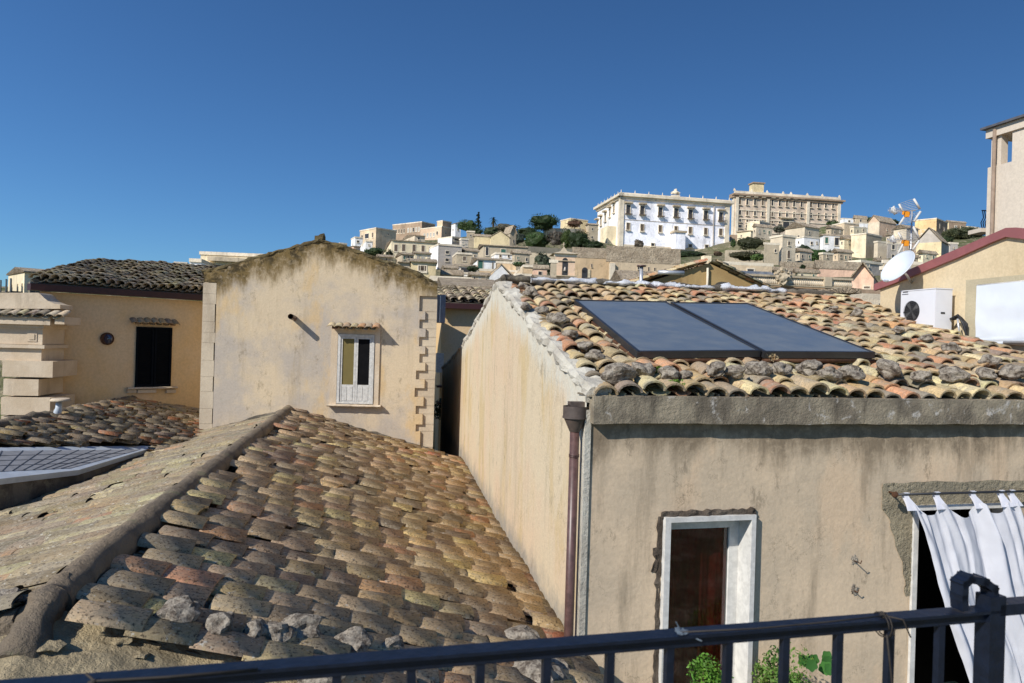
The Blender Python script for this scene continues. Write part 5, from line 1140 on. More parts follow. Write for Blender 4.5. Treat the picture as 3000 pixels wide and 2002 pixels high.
# ---- right side of hill
house('white octagonal tower house with three windows in a column', 2256, 2293, 2330, 690, 778, 112, 22, 'palestone', 'flat', [(.5,.25,8,11,'b'),(.5,.62,10,22,'b'),(.45,.9,8,9)], [(.5,.95,5,7)])
house('square stone annex left of the white tower house', 2238, 2240, 2282, 713, 778, 111, 10, 'stone', 'flat', [(.75,.32,6,9)])
house('pale house with a grey flank below the terracotta palace', 2188, 2226, 2256, 648, 695, 220, 40, 'grey', 'flat', [(.6,.5,4,4)], [], wall2='cream')
house('long low cream wall building left of the grey flanked house', 2160, 2200, 2228, 676, 700, 215, 35, 'cream', 'shed', [(.5,.4,4,4)], [(.3,.5,4,5)], rise=1)
house('stone cottage with a tiled gable right under the terracotta palace', 2300, 2358, 2400, 664, 720, 185, 30, 'palestone', 'tile', [(.6,.6,8,12),(.3,.3,5,7)], [(.2,.6,6,8),(.45,.6,6,8,'b'),(.7,.5,6,8)], rise=3)
house('white low house under the stone cottage with a lean-to roof', 2330, 2356, 2400, 694, 722, 170, 22, 'white', 'flat', [(.5,.6,8,7),(.85,.5,6,6,'w')], [(.4,.5,5,6)])
house('white terrace house with green shutters under a red roof line', 2402, 2412, 2494, 690, 730, 165, 8, 'white', 'tile', [(.12,.35,9,17,'g'),(.48,.4,12,22),(.8,.3,7,10)], [], rise=.8)
house('concrete grey block with one square window on the skyline slope', 2438, 2474, 2519, 653, 692, 200, 20, 'tan', 'flat', [(.4,.3,6,5)], [])
house('white upright house wall with one shuttered window beside the concrete block', 2517, 2518, 2542, 653, 688, 198, 10, 'white', 'flat', [(.5,.55,12,13)])
house('house with white left face and brown right face behind the antenna', 2543, 2577, 2625, 649, 690, 205, 30, 'brick', 'gableL', [(.45,.5,5,5),(.75,.5,5,5)], [], wall2='palestone', rise=2)
house('large blank stone block with lit left side below the skyline', 2493, 2538, 2582, 684, 768, 150, 35, 'stone', 'flat', [(.6,.35,4,5)], [(.45,.55,7,10,'b')], wall2='cream')
house('lower blank stone extension right of the large stone block', 2560, 2572, 2600, 708, 768, 148, 20, 'palestone', 'flat', [(.3,.8,5,10)])
house('grey apartment house with stacked balconies behind the antenna', 2598, 2602, 2645, 712, 770, 145, 12, 'grey', 'flat', [(.35,.2,9,13),(.35,.7,9,14),(.75,.25,8,12,'w'),(.75,.72,8,12,'w')], bal=False)
house('stone houses with a broken roof seen through the antenna rods', 2618, 2656, 2690, 668, 712, 165, 25, 'grey', 'tile', [(.4,.5,6,9)], [(.25,.35,6,6),(.6,.4,6,6),(.4,.75,6,6)], rise=2, wall2='palestone')
house('another weathered house behind the lower antenna', 2636, 2650, 2700, 708, 760, 155, 14, 'brick', 'flat', [(.3,.3,6,9,'b'),(.7,.35,6,9)])
house('modern orange-yellow house with glass band on the right skyline', 2680, 2744, 2776, 640, 700, 200, 42, 'brown', 'flat', [(.3,.3,4,14),(.7,.4,4,10)], [(.2,.62,9,14),(.4,.62,9,14,'w'),(.6,.62,9,14),(.8,.62,9,14,'w')], wall2='orange')
house('small brown house right of the orange-yellow house on the skyline', 2770, 2780, 2830, 650, 680, 215, 14, 'brown', 'tile', [(.4,.5,8,9,'w'),(.75,.5,8,9)], [], wall2='yellow', rise=1)
house('yellow gabled house with grey flank above the red roof edge', 2684, 2758, 2780, 708, 750, 120, 48, 'grey', 'gableL', [], [], wall2='yellow', rise=2.5)
house('tiny grey-green house beyond the yellow gabled house', 2778, 2784, 2806, 712, 740, 130, 12, 'grey', 'flat', [(.5,.5,4,4)])
house('house with a big pale pyramid-shaped shed roof in the lower town', 2440, 2522, 2590, 765, 800, 85, 30, 'grey', 'flat', [(.3,.3,12,6,'w')], [])
house('low cream tile roof house before the pale pyramid roof', 2390, 2400, 2530, 786, 812, 75, 8, 'pink', 'tile', [(.85,.5,16,5)], rise=1.6)
house('peach gable house right of the stone balustrade', 2495, 2560, 2600, 812, 856, 50, 60, 'pink', 'gableL', [], [(.7,.7,16,6,'b')], rise=1.0)
house('grey parapet house behind the satellite dish', 2586, 2590, 2700, 766, 810, 70, 10, 'stone', 'flat', [(.2,.5,8,8)])
house('long white parapet house with a terrace under the hedges', 2100, 2104, 2262, 769, 800, 72, 8, 'tan', 'flat', [(.6,.6,20,6),(.25,.5,6,9,'w')], [])
house('row of low stone sheds below the white tower house', 2290, 2292, 2400, 780, 800, 90, 8, 'brown', 'tile', [(.12,.5,5,9),(.2,.5,5,9)], rise=1)
house('yellow house top showing behind the red-leaved tree', 1642, 1672, 1722, 640, 680, 245, 30, 'yellow', 'flat', [(.5,.5,5,6)])
house('ruined stone house at the left corner of the white palace', 1716, 1725, 1752, 658, 702, 222, 12, 'stone', 'tile', [(.4,.3,5,6),(.4,.85,5,7)], rise=1.2)
house('distant white cars row house right of the terracotta palace', 2462, 2470, 2530, 640, 655, 260, 10, 'white', 'flat', [(.3,.5,6,5),(.7,.5,6,5)])
FILL = [
 (1160,1178,1212,745,770,112,20,'stone','tile','rubble house with a rough tile roof just below the cactus garden'),
 (1205,1216,1262,742,768,118,15,'cream','tile','cream row house under the long cream palace, above the little yellow house'),
 (1352,1362,1400,735,760,128,25,'palestone','tile','pale stone house between the tall narrow house and the brown stone house'),
 (1346,1352,1372,700,735,150,20,'grey','flat','narrow grey house squeezed below the green skyline trees'),
 (1500,1508,1552,742,775,118,20,'stone','tile','dark-roofed stone house right of the awninged balconies'),
 (1376,1382,1432,806,830,82,10,'tan','tile','tan cottage with low roof at the left end of the orange wall'),
 (1500,1512,1556,805,838,76,12,'cream','flat','cream cube house before the tall tan corner'),
 (1560,1572,1612,815,842,68,14,'pink','tile','pinkish low house at the foot of the bell tower'),
 (1440,1452,1500,742,760,120,12,'white','flat','white roof terrace behind the grey tile roof edge'),
 (2330,2344,2378,736,764,118,28,'palestone','tile','small pale house on the slope right of the white tower house'),
 (2400,2412,2440,742,768,112,20,'stone','flat','small square stone hut among the green slope bushes'),
 (2440,2456,2496,738,766,118,22,'tan','tile','tan house below the white terrace house'),
 (2460,2474,2500,700,722,152,30,'cream','tile','cream house between the terrace house and the large stone block'),
 (2596,2606,2640,690,712,172,25,'palestone','tile','pale house above the grey apartment house'),
 (2560,2574,2604,765,790,96,25,'stone','tile','rough stone house below the large blank stone block'),
 (2630,2644,2690,752,775,100,20,'tan','tile','tan roofed house just above the satellite dish'),
 (2690,2704,2744,742,765,104,24,'cream','tile','cream house at the foot of the yellow gabled house'),
 (2330,2338,2394,798,816,70,10,'cream','tile','low cream building with tile roof above the balustrade'),
 (2262,2270,2330,792,808,74,10,'tan','tile','low tan roofs between glass canopy and white tower house'),
 (2580,2594,2650,784,812,62,18,'palestone','flat','pale parapet house left of the satellite dish'),
 (2206,2216,2262,664,690,205,24,'palestone','tile','pale tile-roofed house stepping down from the terracotta palace'),
 (2420,2436,2470,668,690,190,30,'stone','tile','stone house between the silvery tree and the concrete block'),
 (2490,2502,2540,664,688,192,26,'cream','flat','cream house with roof terrace behind the white terrace house'),
 (2700,2712,2744,684,706,165,30,'palestone','flat','pale house on the slope right of the antenna'),
 (2830,2838,2868,664,682,200,20,'tan','flat','small tan house on the far right ridge near the tower house'),
 (2500,2506,2540,640,654,250,15,'tan','tile','low tan house on the skyline right of the terracotta palace'),
 (1296,1306,1340,786,806,90,18,'palestone','tile','pale old house under the tall narrow house'),
 (1100,1112,1150,752,775,115,20,'stone','tile','stone cottage half hidden by the ochre gable right of its peak'),
 (500,510,548,770,800,90,20,'tan','flat','small tan house left of the white annex'),
 (345,352,384,772,800,90,20,'palestone','tile','small pale house right of the chimney-like house'),
]
for a, b, c_, t1, t2, Y, th, wl_, rf, lb in FILL:
    rg = random.Random(a); k = rg.choice([1, 2, 2, 3]); wn_ = [((i+.5+rg.uniform(-.1,.1))/k, rg.uniform(.3,.55), rg.uniform(4,7), rg.uniform(6,10), rg.choice('dbgw')) for i in range(k)]
    house(lb, a, b, c_, t1, t2, Y, th, wl_, rf, wn_, [(.5, .5, 4, 7, rg.choice('db'))], rise=Y*.009)
# ---- white palace
T, FR_, FL_, (wr, wl2, zt, zb, sc) = house('huge white palace with pale cornice, hooded balcony windows and stone corner pilaster on the hill', 1750, 1820, 2135, 572, 738, 225, 11.3, 'palace', None, [], [], name='palace', cat='palace', wall2='white', trim='trim')
def fpx(Fx, mb, x0, y0, x1, y1, o0, o1, m=0): return Fx.pbx(mb, x0, y0, x1, y1, o0, o1, m)
def along(Fx, px, y0_left, slope_y, px0): return y0_left + slope_y*(px-px0)
FRz = lambda x, y: FR_.sz(x, y)
mb = MB(); s0 = -.8; FR_.bx(mb, -.5, wr+.5, zt-1.1, zt-.4, -.3, .5); FL_.bx(mb, -.6, wl2-.31, zt-1.1, zt-.4, -.3, .5); FR_.bx(mb, -1.2, wr+1.2, zt-.4, zt+.35, -.5, 1.2); FL_.bx(mb, -1.2, wl2+1.2, zt-.4, zt+.35, -.5, 1.2)
build('cornice', mb, stucco('trim'), T)
mb = MB(); FR_.bx(mb, -.5, wr+.5, zt+.351, zt+.8, -.6, .4); FL_.bx(mb, -.5, wl2-.41, zt+.351, zt+.8, -.6, .4); build('parapet', mb, stucco('trim'), T)
def win(Fx, a, z, w_, h_, hood_=0, bal_=0, mk='d'):
    m_ = MB(); Fx.bx(m_, a-w_/2, a+w_/2, z-h_/2, z+h_/2, .01, .1, 0); q = .16
    Fx.bx(m_, a-w_/2-q, a-w_/2, z-h_/2-q, z+h_/2+q, .01, .25, 1); Fx.bx(m_, a+w_/2, a+w_/2+q, z-h_/2-q, z+h_/2+q, .01, .25, 1); Fx.bx(m_, a-w_/2, a+w_/2, z+h_/2, z+h_/2+q, .01, .25, 1); Fx.bx(m_, a-w_/2-q*2, a+w_/2+q*2, z-h_/2-q*1.4, z-h_/2, .01, .6, 1)
    o = build('window', m_, [WM[mk], stucco('trim')], T)
    if hood_: m_ = MB(); Fx.bx(m_, a-w_*.95, a+w_*.95, z+h_/2+.5, z+h_/2+.95, .01, 1.1); build('hood', m_, stucco('stone'), o)
    if bal_:
        m_ = MB(); Fx.bx(m_, a-w_*.9, a+w_*.9, z-h_/2-.3, z-h_/2-.05, .61, 1.1)
        for k in range(6): x = a-w_*.85+k*w_*1.7/5; Fx.bx(m_, x-.025, x+.025, z-h_/2-.05, z-h_/2+1.0, 1.0, 1.08)
        Fx.bx(m_, a-w_*.9, a+w_*.9, z-h_/2+1.0, z-h_/2+1.06, .98, 1.06); build('balcony', m_, WB, o)
for x, y in ((1840,614),(1881,617),(1934,621),(1980,624),(2022,628),(2067,631),(2111,635)): a, z = FR_.sz(x, y); win(FR_, a, z, 1.3, 2.7, 1, 1)
for x, y in ((1840,664),(1881,668),(1934,671),(1980,674),(2022,676),(2067,679),(2111,681)): a, z = FR_.sz(x, y); win(FR_, a, z, 1.1, 2.2, 0, 0, 'b')
for x, y in ((1912,718),(2022,721),(2070,723),(2104,725)): a, z = FR_.sz(x, y); win(FR_, a, z, 1.1, 1.0)
for x, y in ((1800,612),(1788,625),(1775,638),(1762,650),(1752,660)): a, z = FL_.sz(x, y); win(FL_, a, z, 1.3, 2.6, 1, 0, 'b')
mb = MB(); fpx(FR_, mb, 1966, 686, 1995, 734, .01, 3.2); build('porch', mb, stucco('palace'), T); mb = MB(); a0, z = FR_.sz(1962, 684); a1 = FR_.sz(1999, 684)[0]; FR_.bx(mb, a0, a1, z-.1, z+.5, .01, 3.6); build('porch_cornice', mb, stucco('stone'), T)
mb = MB(); FL_.bx(mb, wl2*.55, wl2*.85, zb-3, zb+8.5, .05, 3.0); build('stone_buttress', mb, stucco('cream'), T)
mb = MB(); FL_.bx(mb, wl2-1.3, wl2, zb-4, zt-1.11, .041, .35); FR_.bx(mb, -.35, 1.0, zb-4, zt-1.11, .005, .35); build('corner_pilaster', mb, stucco('trim'), T)
mb = MB(); FR_.bx(mb, wr-1.4, wr+.1, zb-4, zt-1.11, .005, .35); build('corner_pilaster', mb, stucco('trim'), T)
mb = MB(); FR_.bx(mb, 1.01, wr-1.41, zb-4, zb+2.4, .01, .12); build('stone_base', mb, stucco('palestone'), T)
mb = MB(); a = FR_.sz(2090, 640)[0]; FR_.bx(mb, a-.15, a+.15, zb, zt-1.11, .14, .4); build('downpipe', mb, stucco('grey'), T)
mb = MB(); FR_.bx(mb, 1.01, wr-1.41, (zt+zb)/2+1.2, (zt+zb)/2+1.4, .005, .1); build('string_course', mb, stucco('grey'), T)
for k in range(9):
    a = wr*k/8; mb = MB(); c = FR_.w(a, zt+.8, -.1); mb.tube([c, c+UP*.4, c+UP*1.0], [.22,.16,.03], 6); build('finial', mb, stucco('trim'), T)
for k in range(7):
    a = wl2*k/7; mb = MB(); c = FL_.w(a, zt+.8, -.1); mb.tube([c, c+UP*1.0], [.2,.04], 6); build('finial', mb, stucco('trim'), T)
a = FR_.sz(1980, 560)[0]; c = FR_.w(a, zt+.7, -.2); mb = MB(); mb.obox(c-Vector((1.4,.4,0)), (2.8,0,0), (0,.8,0), (0,0,.5)); mb.ico(c+UP*1.5, .75, 2, .3, 2); mb.ico(c+UP*1.2-FR_.r*1.0, .5, 2, .5, 2, seed=2); mb.ico(c+UP*1.2+FR_.r*1.0, .5, 2, .5, 2, seed=3); mb.ico(c+UP*2.2, .45, 2, .3, 2); build('carved_crest', mb, stucco('trim'), T)
# ---- terracotta palace
T, FR_, FL_, (wr, wl2, zt, zb, sc) = house('long terracotta-coloured palace with three window rows and a rooftop turret on the hilltop', 2143, 2152, 2461, 570, 705, 300, 9, 'terra', None, [], [], name='palace', cat='palace', wall2='trim')
mb = MB(); FR_.bx(mb, -.5, wr+.8, zt-1.2, zt-.3, -.5, .6); FR_.bx(mb, -.9, wr+1.6, zt-.3, zt+.4, -.5, 1.2); FL_.bx(mb, -1, wl2-.51, zt-1.2, zt+.4, -.5, .8); build('cornice', mb, stucco('brown'), T)
mb = MB(); FR_.bx(mb, 0, wr, zt+.501, zt+1.6, -.6, .2); build('parapet', mb, stucco('trim'), T)
for i, x in enumerate((2168,2189,2211.5,2234,2262.5,2284,2305,2326,2348,2376,2398,2419,2440)):
    for dy, h in ((591, 2.9), (623, 2.5), (647, 1.3)):
        if dy == 647 and i > 5: continue
        a, z = FR_.sz(x, dy+(x-2168)*.042); win(FR_, a, z, .95, h*.9, dy == 591, 0, 'd' if (i+dy) % 3 else 'b')
    if i < 2: a, z = FR_.sz(x, 664); win(FR_, a, z, 1.5, 1.3)
a, z = FR_.sz(2303, 657); win(FR_, a, z, 3.0, 3.4, 1)
for f in (.33, .52, .80): 
    mb = MB(); z = zt - (zt-zb)*f; FR_.bx(mb, .6, wr-.6, z-.15, z+.15, .01, .3); build('string_course', mb, stucco('trim'), T)
for x in (2158, 2249, 2366, 2457):
    a = FR_.sz(x, 620)[0]; mb = MB(); FR_.bx(mb, a-.6, a+.6, zb, zt-1.21, .02, .6); build('pilaster', mb, stucco('trim'), T)
for x in (2152, 2203, 2248, 2295, 2318, 2366, 2410, 2460):
    a = FR_.sz(x, 570)[0]; c = FR_.w(a, zt+1.6, -.2); mb = MB(); mb.obox(c-Vector((.35,.35,0)), (.7,0,0), (0,.7,0), (0,0,.6)); mb.ico(c+UP*.8, .3, 1, 0, 1); build('finial', mb, stucco('trim'), T)
a0, z0 = FR_.sz(2210, 566); a1, z1 = FR_.sz(2241, 538); mb = MB(); FR_.bx(mb, a0, a1, zt, z1, -4.6, -.8); build('turret', mb, stucco('yellow'), T); mb = MB(); FR_.bx(mb, a0-.4, a1+.4, z1, z1+.5, -5, -.4); build('turret_roof', mb, stucco('brown'), T)
# ---- church below the white palace
T, FR_, FL_, q = house('tan church nave with old clay roofs and a dark arched doorway', 1683, 1686, 1786, 752, 840, 80, 8, 'ochre', 'shed', [(.47,.28,4,9,'b')], [], depth=8, rise=1.1, name='church', cat='church')
wr, wl2, zt, zb, sc = q
a, z = FR_.sz(1713, 799); mb = MB(); FR_.bx(mb, a-.33, a+.33, zb-1, z+.25, .005, .06); mb.tube([FR_.w(a, z+.25, .005), FR_.w(a, z+.25, .06)], .33, 20); build('arched_door', mb, WD, T)
mb = MB(); FR_.bx(mb, a+.34, a+.62, zb-1, z+.35, .005, .1); build('door_jamb', mb, stucco('cream'), T)
T, FR_, FL_, q = house('long stained church hall with clay roof right of the nave', 1783, 1786, 1985, 764, 845, 79, 8, 'tan', 'shed', [(.42,.22,5,9),(.57,.25,5,12,'b'),(.66,.25,5,10,'b')], [], depth=9, rise=1.7, name='church_hall', cat='church')
mb = MB(); FR_.bx(mb, .0, .55, q[3]-1, q[2]-.3, .02, .35); build('pilaster', mb, stucco('trim'), T)
T, FR_, FL_, q = house('stone bell tower with an open arch and a cross on its pointed roof', 1626, 1628, 1684, 746, 840, 72, 6, 'brick', 'flat', [], [], depth=2.4, name='bell_tower', cat='bell tower')
wr, wl2, zt, zb, sc = q; a, z = FR_.sz(1655, 785); mb = MB(); FR_.bx(mb, a-.28, a+.28, FR_.sz(1655, 808)[1], FR_.sz(1655, 764)[1], .005, .04); mb.tube([FR_.w(a, FR_.sz(1655, 764)[1], .005), FR_.w(a, FR_.sz(1655, 764)[1], .04)], .28, 20); build('arch_opening', mb, WD, T)
mb = MB(); mb.tube([FR_.w(a, FR_.sz(1655, 795)[1], .05), FR_.w(a, FR_.sz(1655, 783)[1], .05)], [.16, .05], 10); build('bell', mb, stucco('grey'), T)
mb = MB(); FR_.bx(mb, -.25, wr+.25, FR_.sz(1655, 811)[1], FR_.sz(1655, 808)[1], .01, .4); FR_.bx(mb, -.1, wr+.1, FR_.sz(1655, 766)[1], FR_.sz(1655, 764)[1], .01, .12); build('ledge', mb, stucco('stone'), T)
mb = MB(); c = FR_.w(wr/2, zt+.1, -1.2); e = [FR_.w(-.3, zt+.1, .3), FR_.w(wr+.3, zt+.1, .3), FR_.w(wr+.3, zt+.1, -2.6), FR_.w(-.3, zt+.1, -2.6)]; ap = FR_.w(wr/2, zt+.85, -1.1)
for i in range(4): mb.face([e[i], e[(i+1)%4], e[(i+1)%4].lerp(ap, .75)-UP*.2, e[i].lerp(ap, .75)-UP*.2]); mb.face([e[i].lerp(ap, .75)-UP*.2, e[(i+1)%4].lerp(ap, .75)-UP*.2, ap+UP*.15])
mb.tube([ap, ap+UP*.55], .05, 6); mb.tube([ap+UP*.35-FR_.r*.14, ap+UP*.35+FR_.r*.14], .05, 6); build('spire', mb, stucco('stone'), T)
house('weathered stone post standing left of the bell tower', 1612, 1614, 1630, 765, 840, 70, 6, 'stone', 'flat', [], [], depth=.6, name='stone_post', cat='post')
house('low cream annex with parapet in front of the church hall', 1822, 1824, 2015, 800, 840, 60, 6, 'cream', 'flat', [(.78,.3,20,4)], [], extra=3)
# ---- brown gable house behind the near roof
T, FR_, FL_, q = house('wide ochre-brown gable wall with vertical stains rising right behind the near roof', 1866, 1868, 2252, 836, 870, 36, 7, 'yellow', None, [], [], depth=9, extra=3)
wr, wl2, zt, zb, sc = q; a, z = FR_.sz(2078, 772); mb = MB()
mb.face([FR_.w(0, zt, 0), FR_.w(wr, zt, 0), FR_.w(a, z, 0)]); build('gable', mb, plaster('stained_brown_plaster', srgb(180,152,104), srgb(164,136,92), srgb(108,90,62), srgb(178,148,110), .7, .9, .4), T)
mb = MB(); t0 = tile_roof('roof_tiles', 'near' and 'tile_far', FR_.w(-.4, zt-.0, .15), FR_.w(-.4, zt-.0, -9), FR_.w(a, z+.12, .15), FR_.w(a, z+.12, -9), .4, .5, .4, .14, 'near', T, margin=50)
tile_roof('roof_tiles', 'tile_far', FR_.w(wr+.3, zt-.1, -9), FR_.w(wr+.3, zt-.1, .15), FR_.w(a, z+.12, -9), FR_.w(a, z+.12, .15), .4, .5, .4, .14, 'near', T, margin=50)
mb = MB(); p_ = FR_.sz(2071, 780)[0]; mb.tube([FR_.w(p_, zb, .12), FR_.w(p_, z-.25, .12)], .06, 8); build('drainpipe', mb, stucco('trim'), T)
mb = MB(); mb.obox(FR_.w(a-.05, z+.05, -.6), FR_.r*.4, FR_.n*-.4, UP*.42); build('chimney', mb, stucco('cream'), T)
cp = P(1878, 826, 30); t = thing('flue_pipe', cp, 'slim metal flue pipe with a flat cowl behind the whitewashed ridge', 'chimney'); mb = MB(); tp = P(1878, 782, 30); mb.tube([Vector((cp.x, cp.y, cp.z-1)), Vector((cp.x, cp.y, tp.z))], .075, 12); build('pipe', mb, MT['alu'], t); mb = MB(); mb.tube([Vector((cp.x, cp.y, tp.z)), Vector((cp.x, cp.y, tp.z+.06))], .19, 12); build('cowl', mb, MT['brown_pipe'], t)
t = thing('beam_end', P(1930, 798, 33), 'horizontal dark-ended pipe lying over the low roofs left of the brown gable', 'pipe'); mb = MB(); mb.tube([P(1928, 798, 33), P(2004, 800, 33)], .1, 10); build('pipe', mb, MT['alu'], t)
house('low tiled roof with dark eave openings left of the brown gable', 1800, 1830, 1960, 822, 850, 40, 8, 'cream', 'tile', [], [], rise=.6, extra=3)
dc2 = P(2122, 835, 15.5); t = thing('satellite_dish', dc2-UP*.2, 'white dish rim peeping over the whitewashed ridge of the near roof', 'satellite dish'); mb = MB(); n2 = Vector((.35,.5,.75)).normalized(); ux = n2.cross(UP).normalized(); uy = ux.cross(n2)
mb.grid(lambda u, v: dc2 + ux*.19*v*math.cos(6.2832*u) + uy*.17*v*math.sin(6.2832*u) - n2*.07*v*v, 30, 5); build('reflector', mb, MT['white_paint'], t)
# balustrade with crest
BF = Fac(P(2340, 830, 44), 9); t = thing('balustrade', BF.at(2340, 845), 'weathered stone balustrade with a carved crest on the palace roof behind the near roof', 'balustrade')
a0, a1 = BF.sz(2165, 830)[0], BF.sz(2500, 830)[0]; z0, z1 = BF.sz(2340, 836)[1], BF.sz(2340, 812)[1]
mb = MB(); BF.bx(mb, a0, a1, z1-.06, z1+.06, -.3, 0); BF.bx(mb, a0, a1, z0-.08, z0, -.3, .05); build('rail', mb, stucco('stone'), t)
nB = 56; prof_ = [.05,.09,.1,.07,.045,.06]
mb = MB()
for k in range(nB):
    c = BF.w(a0+(a1-a0)*(k+.5)/nB, 0, -.15); h = (z1-.06)-z0; mb.tube([Vector((c.x, c.y, z0+h*j/5)) for j in range(6)], prof_, 7)
tag(build('baluster', mb, stucco('palestone'), t), kind=None)
for x in (2292, 2425): 
    a = BF.sz(x, 830)[0]; mb = MB(); BF.bx(mb, a-.25, a+.25, z0, z1+.08, -.4, .08); build('pedestal', mb, stucco('stone'), t)
a = BF.sz(2292, 815)[0]; mb = MB(); 
for k, (dx, dz, r_) in enumerate(((0,.1,.3),(-.25,0,.2),(.25,0,.2),(0,.45,.2),(-.3,.35,.12),(.3,.3,.12),(0,-.2,.25))): mb.ico(BF.w(a+dx, (z0+z1)/2+.15+dz, .1), r_, 2, .5, 2, seed=k)
build('carved_crest', mb, stucco('stone'), t)
T, FR_, FL_, q = house('broad palace cornice below the stone balustrade behind the near roof', 2150, 2165, 2575, 838, 880, 44.3, 9, 'grey', 'flat', [], [], depth=7, extra=3, trim='brown')
house('flat pale parapets directly beyond the right half of the near roof', 2010, 2040, 2360, 862, 890, 24, 9, 'palestone', 'flat', [], [], depth=3, extra=3)
T, FR_, FL_, q = house('small cream wall with sloping top between near roof and side house', 2395, 2455, 2480, 846, 935, 17, 18, 'cream', 'shed', [], [], depth=3, extra=3, trim='cream', rise=-.5)
house('long low wall house in shade behind the side house corner', 2470, 2472, 2600, 872, 905, 20, 9, 'tan', 'flat', [(.5,.6,60,5,'b')], [], depth=3, extra=3)
gz = P(2155, 806, 58); t = thing('glass_canopy', gz, 'bluish glass canopy reflecting the sky left of the carved crest', 'canopy'); q1, q2, q3, q4 = P(2150, 806, 58), P(2275, 810, 58), P(2258, 797, 64), P(2160, 793, 64); mb = MB(); mb.hexa([p-UP*.1 for p in (q1,q2,q3,q4)]+[q1,q2,q3,q4]); build('glazing', mb, MT['solar'], t)
# ---- retaining walls
RWm = stucco('stone')
def rwall(label, x0, y0, x1, y1, Y0, Y1, h, th=1.0, m='stone'):
    a, b = P(x0, y0, Y0), P(x1, y1, Y1); mb = MB(); n = Vector(((b-a).y, -(b-a).x, 0)).normalized(); N_ = 24; i = 0
    mb.hexa([a-UP*h, b-UP*h, b-UP*h-n*th, a-UP*h-n*th, a, b, b-n*th, a-n*th])
    GRD.append((a.x, a.y, a.z-h+.5)); GRD.append((b.x, b.y, b.z-h+.5)); GRD.append(((a.x+b.x)/2, (a.y+b.y)/2+3, (a.z+b.z)/2-.6))
    return build('retaining_wall', mb, stucco(m), label=label, cat='retaining wall')
rwall('old stone retaining wall below the bushes left of the white palace', 1545, 722, 1800, 738, 170, 185, 8)
rwall('stone retaining wall in front of the white palace base', 1790, 742, 2140, 745, 190, 200, 5)
rwall('grey garden wall below the hedges under the terracotta palace', 2128, 733, 2262, 735, 150, 150, 5)
rwall('upper rubble wall beside the terracotta palace foot', 2140, 688, 2215, 690, 250, 250, 6, m='brown')
rwall('old stone wall topping the dark bushes below the big round tree', 1600, 668, 1722, 672, 215, 225, 5, m='palestone')
rwall('crooked stone terrace wall above the cactus slope', 1548, 740, 1640, 745, 130, 130, 9)
rwall('stone terrace walls in the lower town right of the tower house', 2340, 764, 2480, 770, 115, 115, 4)
# ---- vegetation
def veg(label, px, py, w_, h_, Y, col, kind='shrub', n=520, size=None, lumps=14, tr=None, seed=0, cat=None, trunk=0, shell=.6, var=.3):
    s = Y/2100.0; c = P(px, py, Y); size = size or max(.12, s*1.9); n = int(n*3.4); w_ *= 1.1; h_ *= 1.1
    t = thing(kind, Vector((c.x, c.y, c.z-h_*s/2-trunk)), label, cat or ('tree' if 'tree' in kind else 'shrub')); mb = MB(); cols = []
    leaves(mb, cols, c, (w_*s/2, w_*s*.32, h_*s/2), n, size, col, int(lumps*1.5), seed=seed or int(px+py), shell=shell, var=.42); k0_ = len(mb.v); mb.ico(c, 1, 3, .28, 1.6, sq=(w_*s*.36, w_*s*.22, h_*s*.35), seed=int(px)%97); cols += [np.array(col[:3])*.8]*(len(mb.v)-k0_)
    build('crown' if 'tree' in kind else 'foliage', mb, MT['leaf'], t, cols=np.clip(cols, .003, .6))
    if 'tree' in kind:
        mb = MB(); b = Vector((c.x, c.y, c.z-h_*s/2-trunk-1)); mb.tube([b, b.lerp(c, .5)+Vector((.1,0,0)), c+UP*.1], [max(.12, s*1.6), max(.09, s), .05], 7)
        for k in range(3): mb.tube([b.lerp(c, .6), c+Vector(((k-1)*w_*s*.25, 0, h_*s*.15))], [max(.06, s*.6), .03], 5)
        build('trunk', mb, MT['bark'], t)
    GRD.append((c.x, c.y, c.z-h_*s/2+.3)); return t
DG, MG, OL, PG, BR = (.035,.055,.018), (.055,.09,.025), (.09,.095,.05), (.12,.13,.07), (.14,.075,.045)
veg('big round dark green tree on the skyline left of the white palace', 1592, 652, 92, 52, 215, (.035,.06,.016), 'tree', 1500, None, 26, trunk=3)
veg('dark bush below the left side of the big round tree', 1545, 682, 70, 36, 210, DG, n=700)
veg('bluish grey-green shrub above the stone barn', 1520, 700, 40, 36, 190, (.07,.085,.06), n=420)
veg('mid green thicket under the big round tree', 1572, 705, 90, 60, 195, MG, n=1000, lumps=22)
veg('grey-brown bare thicket right of the mid green thicket', 1628, 698, 56, 50, 193, (.15,.125,.095), n=600)
veg('large dark evergreen bush left of the white palace corner', 1693, 705, 70, 66, 190, DG, n=1000, lumps=22)
veg('bright-topped evergreen bush beside the church cross', 1662, 700, 42, 60, 192, (.06,.085,.018), n=600)
veg('dark shrub touching the palace buttress foot', 1735, 722, 70, 36, 190, DG, n=600)
veg('reddish-leaved tree before the yellow house top', 1683, 655, 46, 24, 235, BR, 'tree', 420)
veg('low dark hedge in front of the white palace base, left half', 1850, 733, 120, 15, 205, DG, n=700, lumps=24)
veg('bare brown bush growing at the white palace front', 1872, 716, 32, 30, 214, (.17,.135,.095), n=260)
veg('long dark hedge below the white palace base, right half', 2020, 750, 120, 28, 180, DG, n=1100, lumps=26)
veg('short dark hedge joining the retaining wall under the palace porch', 1962, 745, 50, 20, 182, DG, n=400)
veg('reddish brown bush right of the long dark hedge', 2103, 744, 32, 16, 178, (.13,.085,.05), n=250)
veg('dark green ivy mass right of the white palace corner', 2195, 712, 80, 38, 190, (.055,.058,.025), n=900, lumps=20)
veg('small round green shrub at the white palace right corner', 2148, 712, 16, 28, 195, MG, n=220)
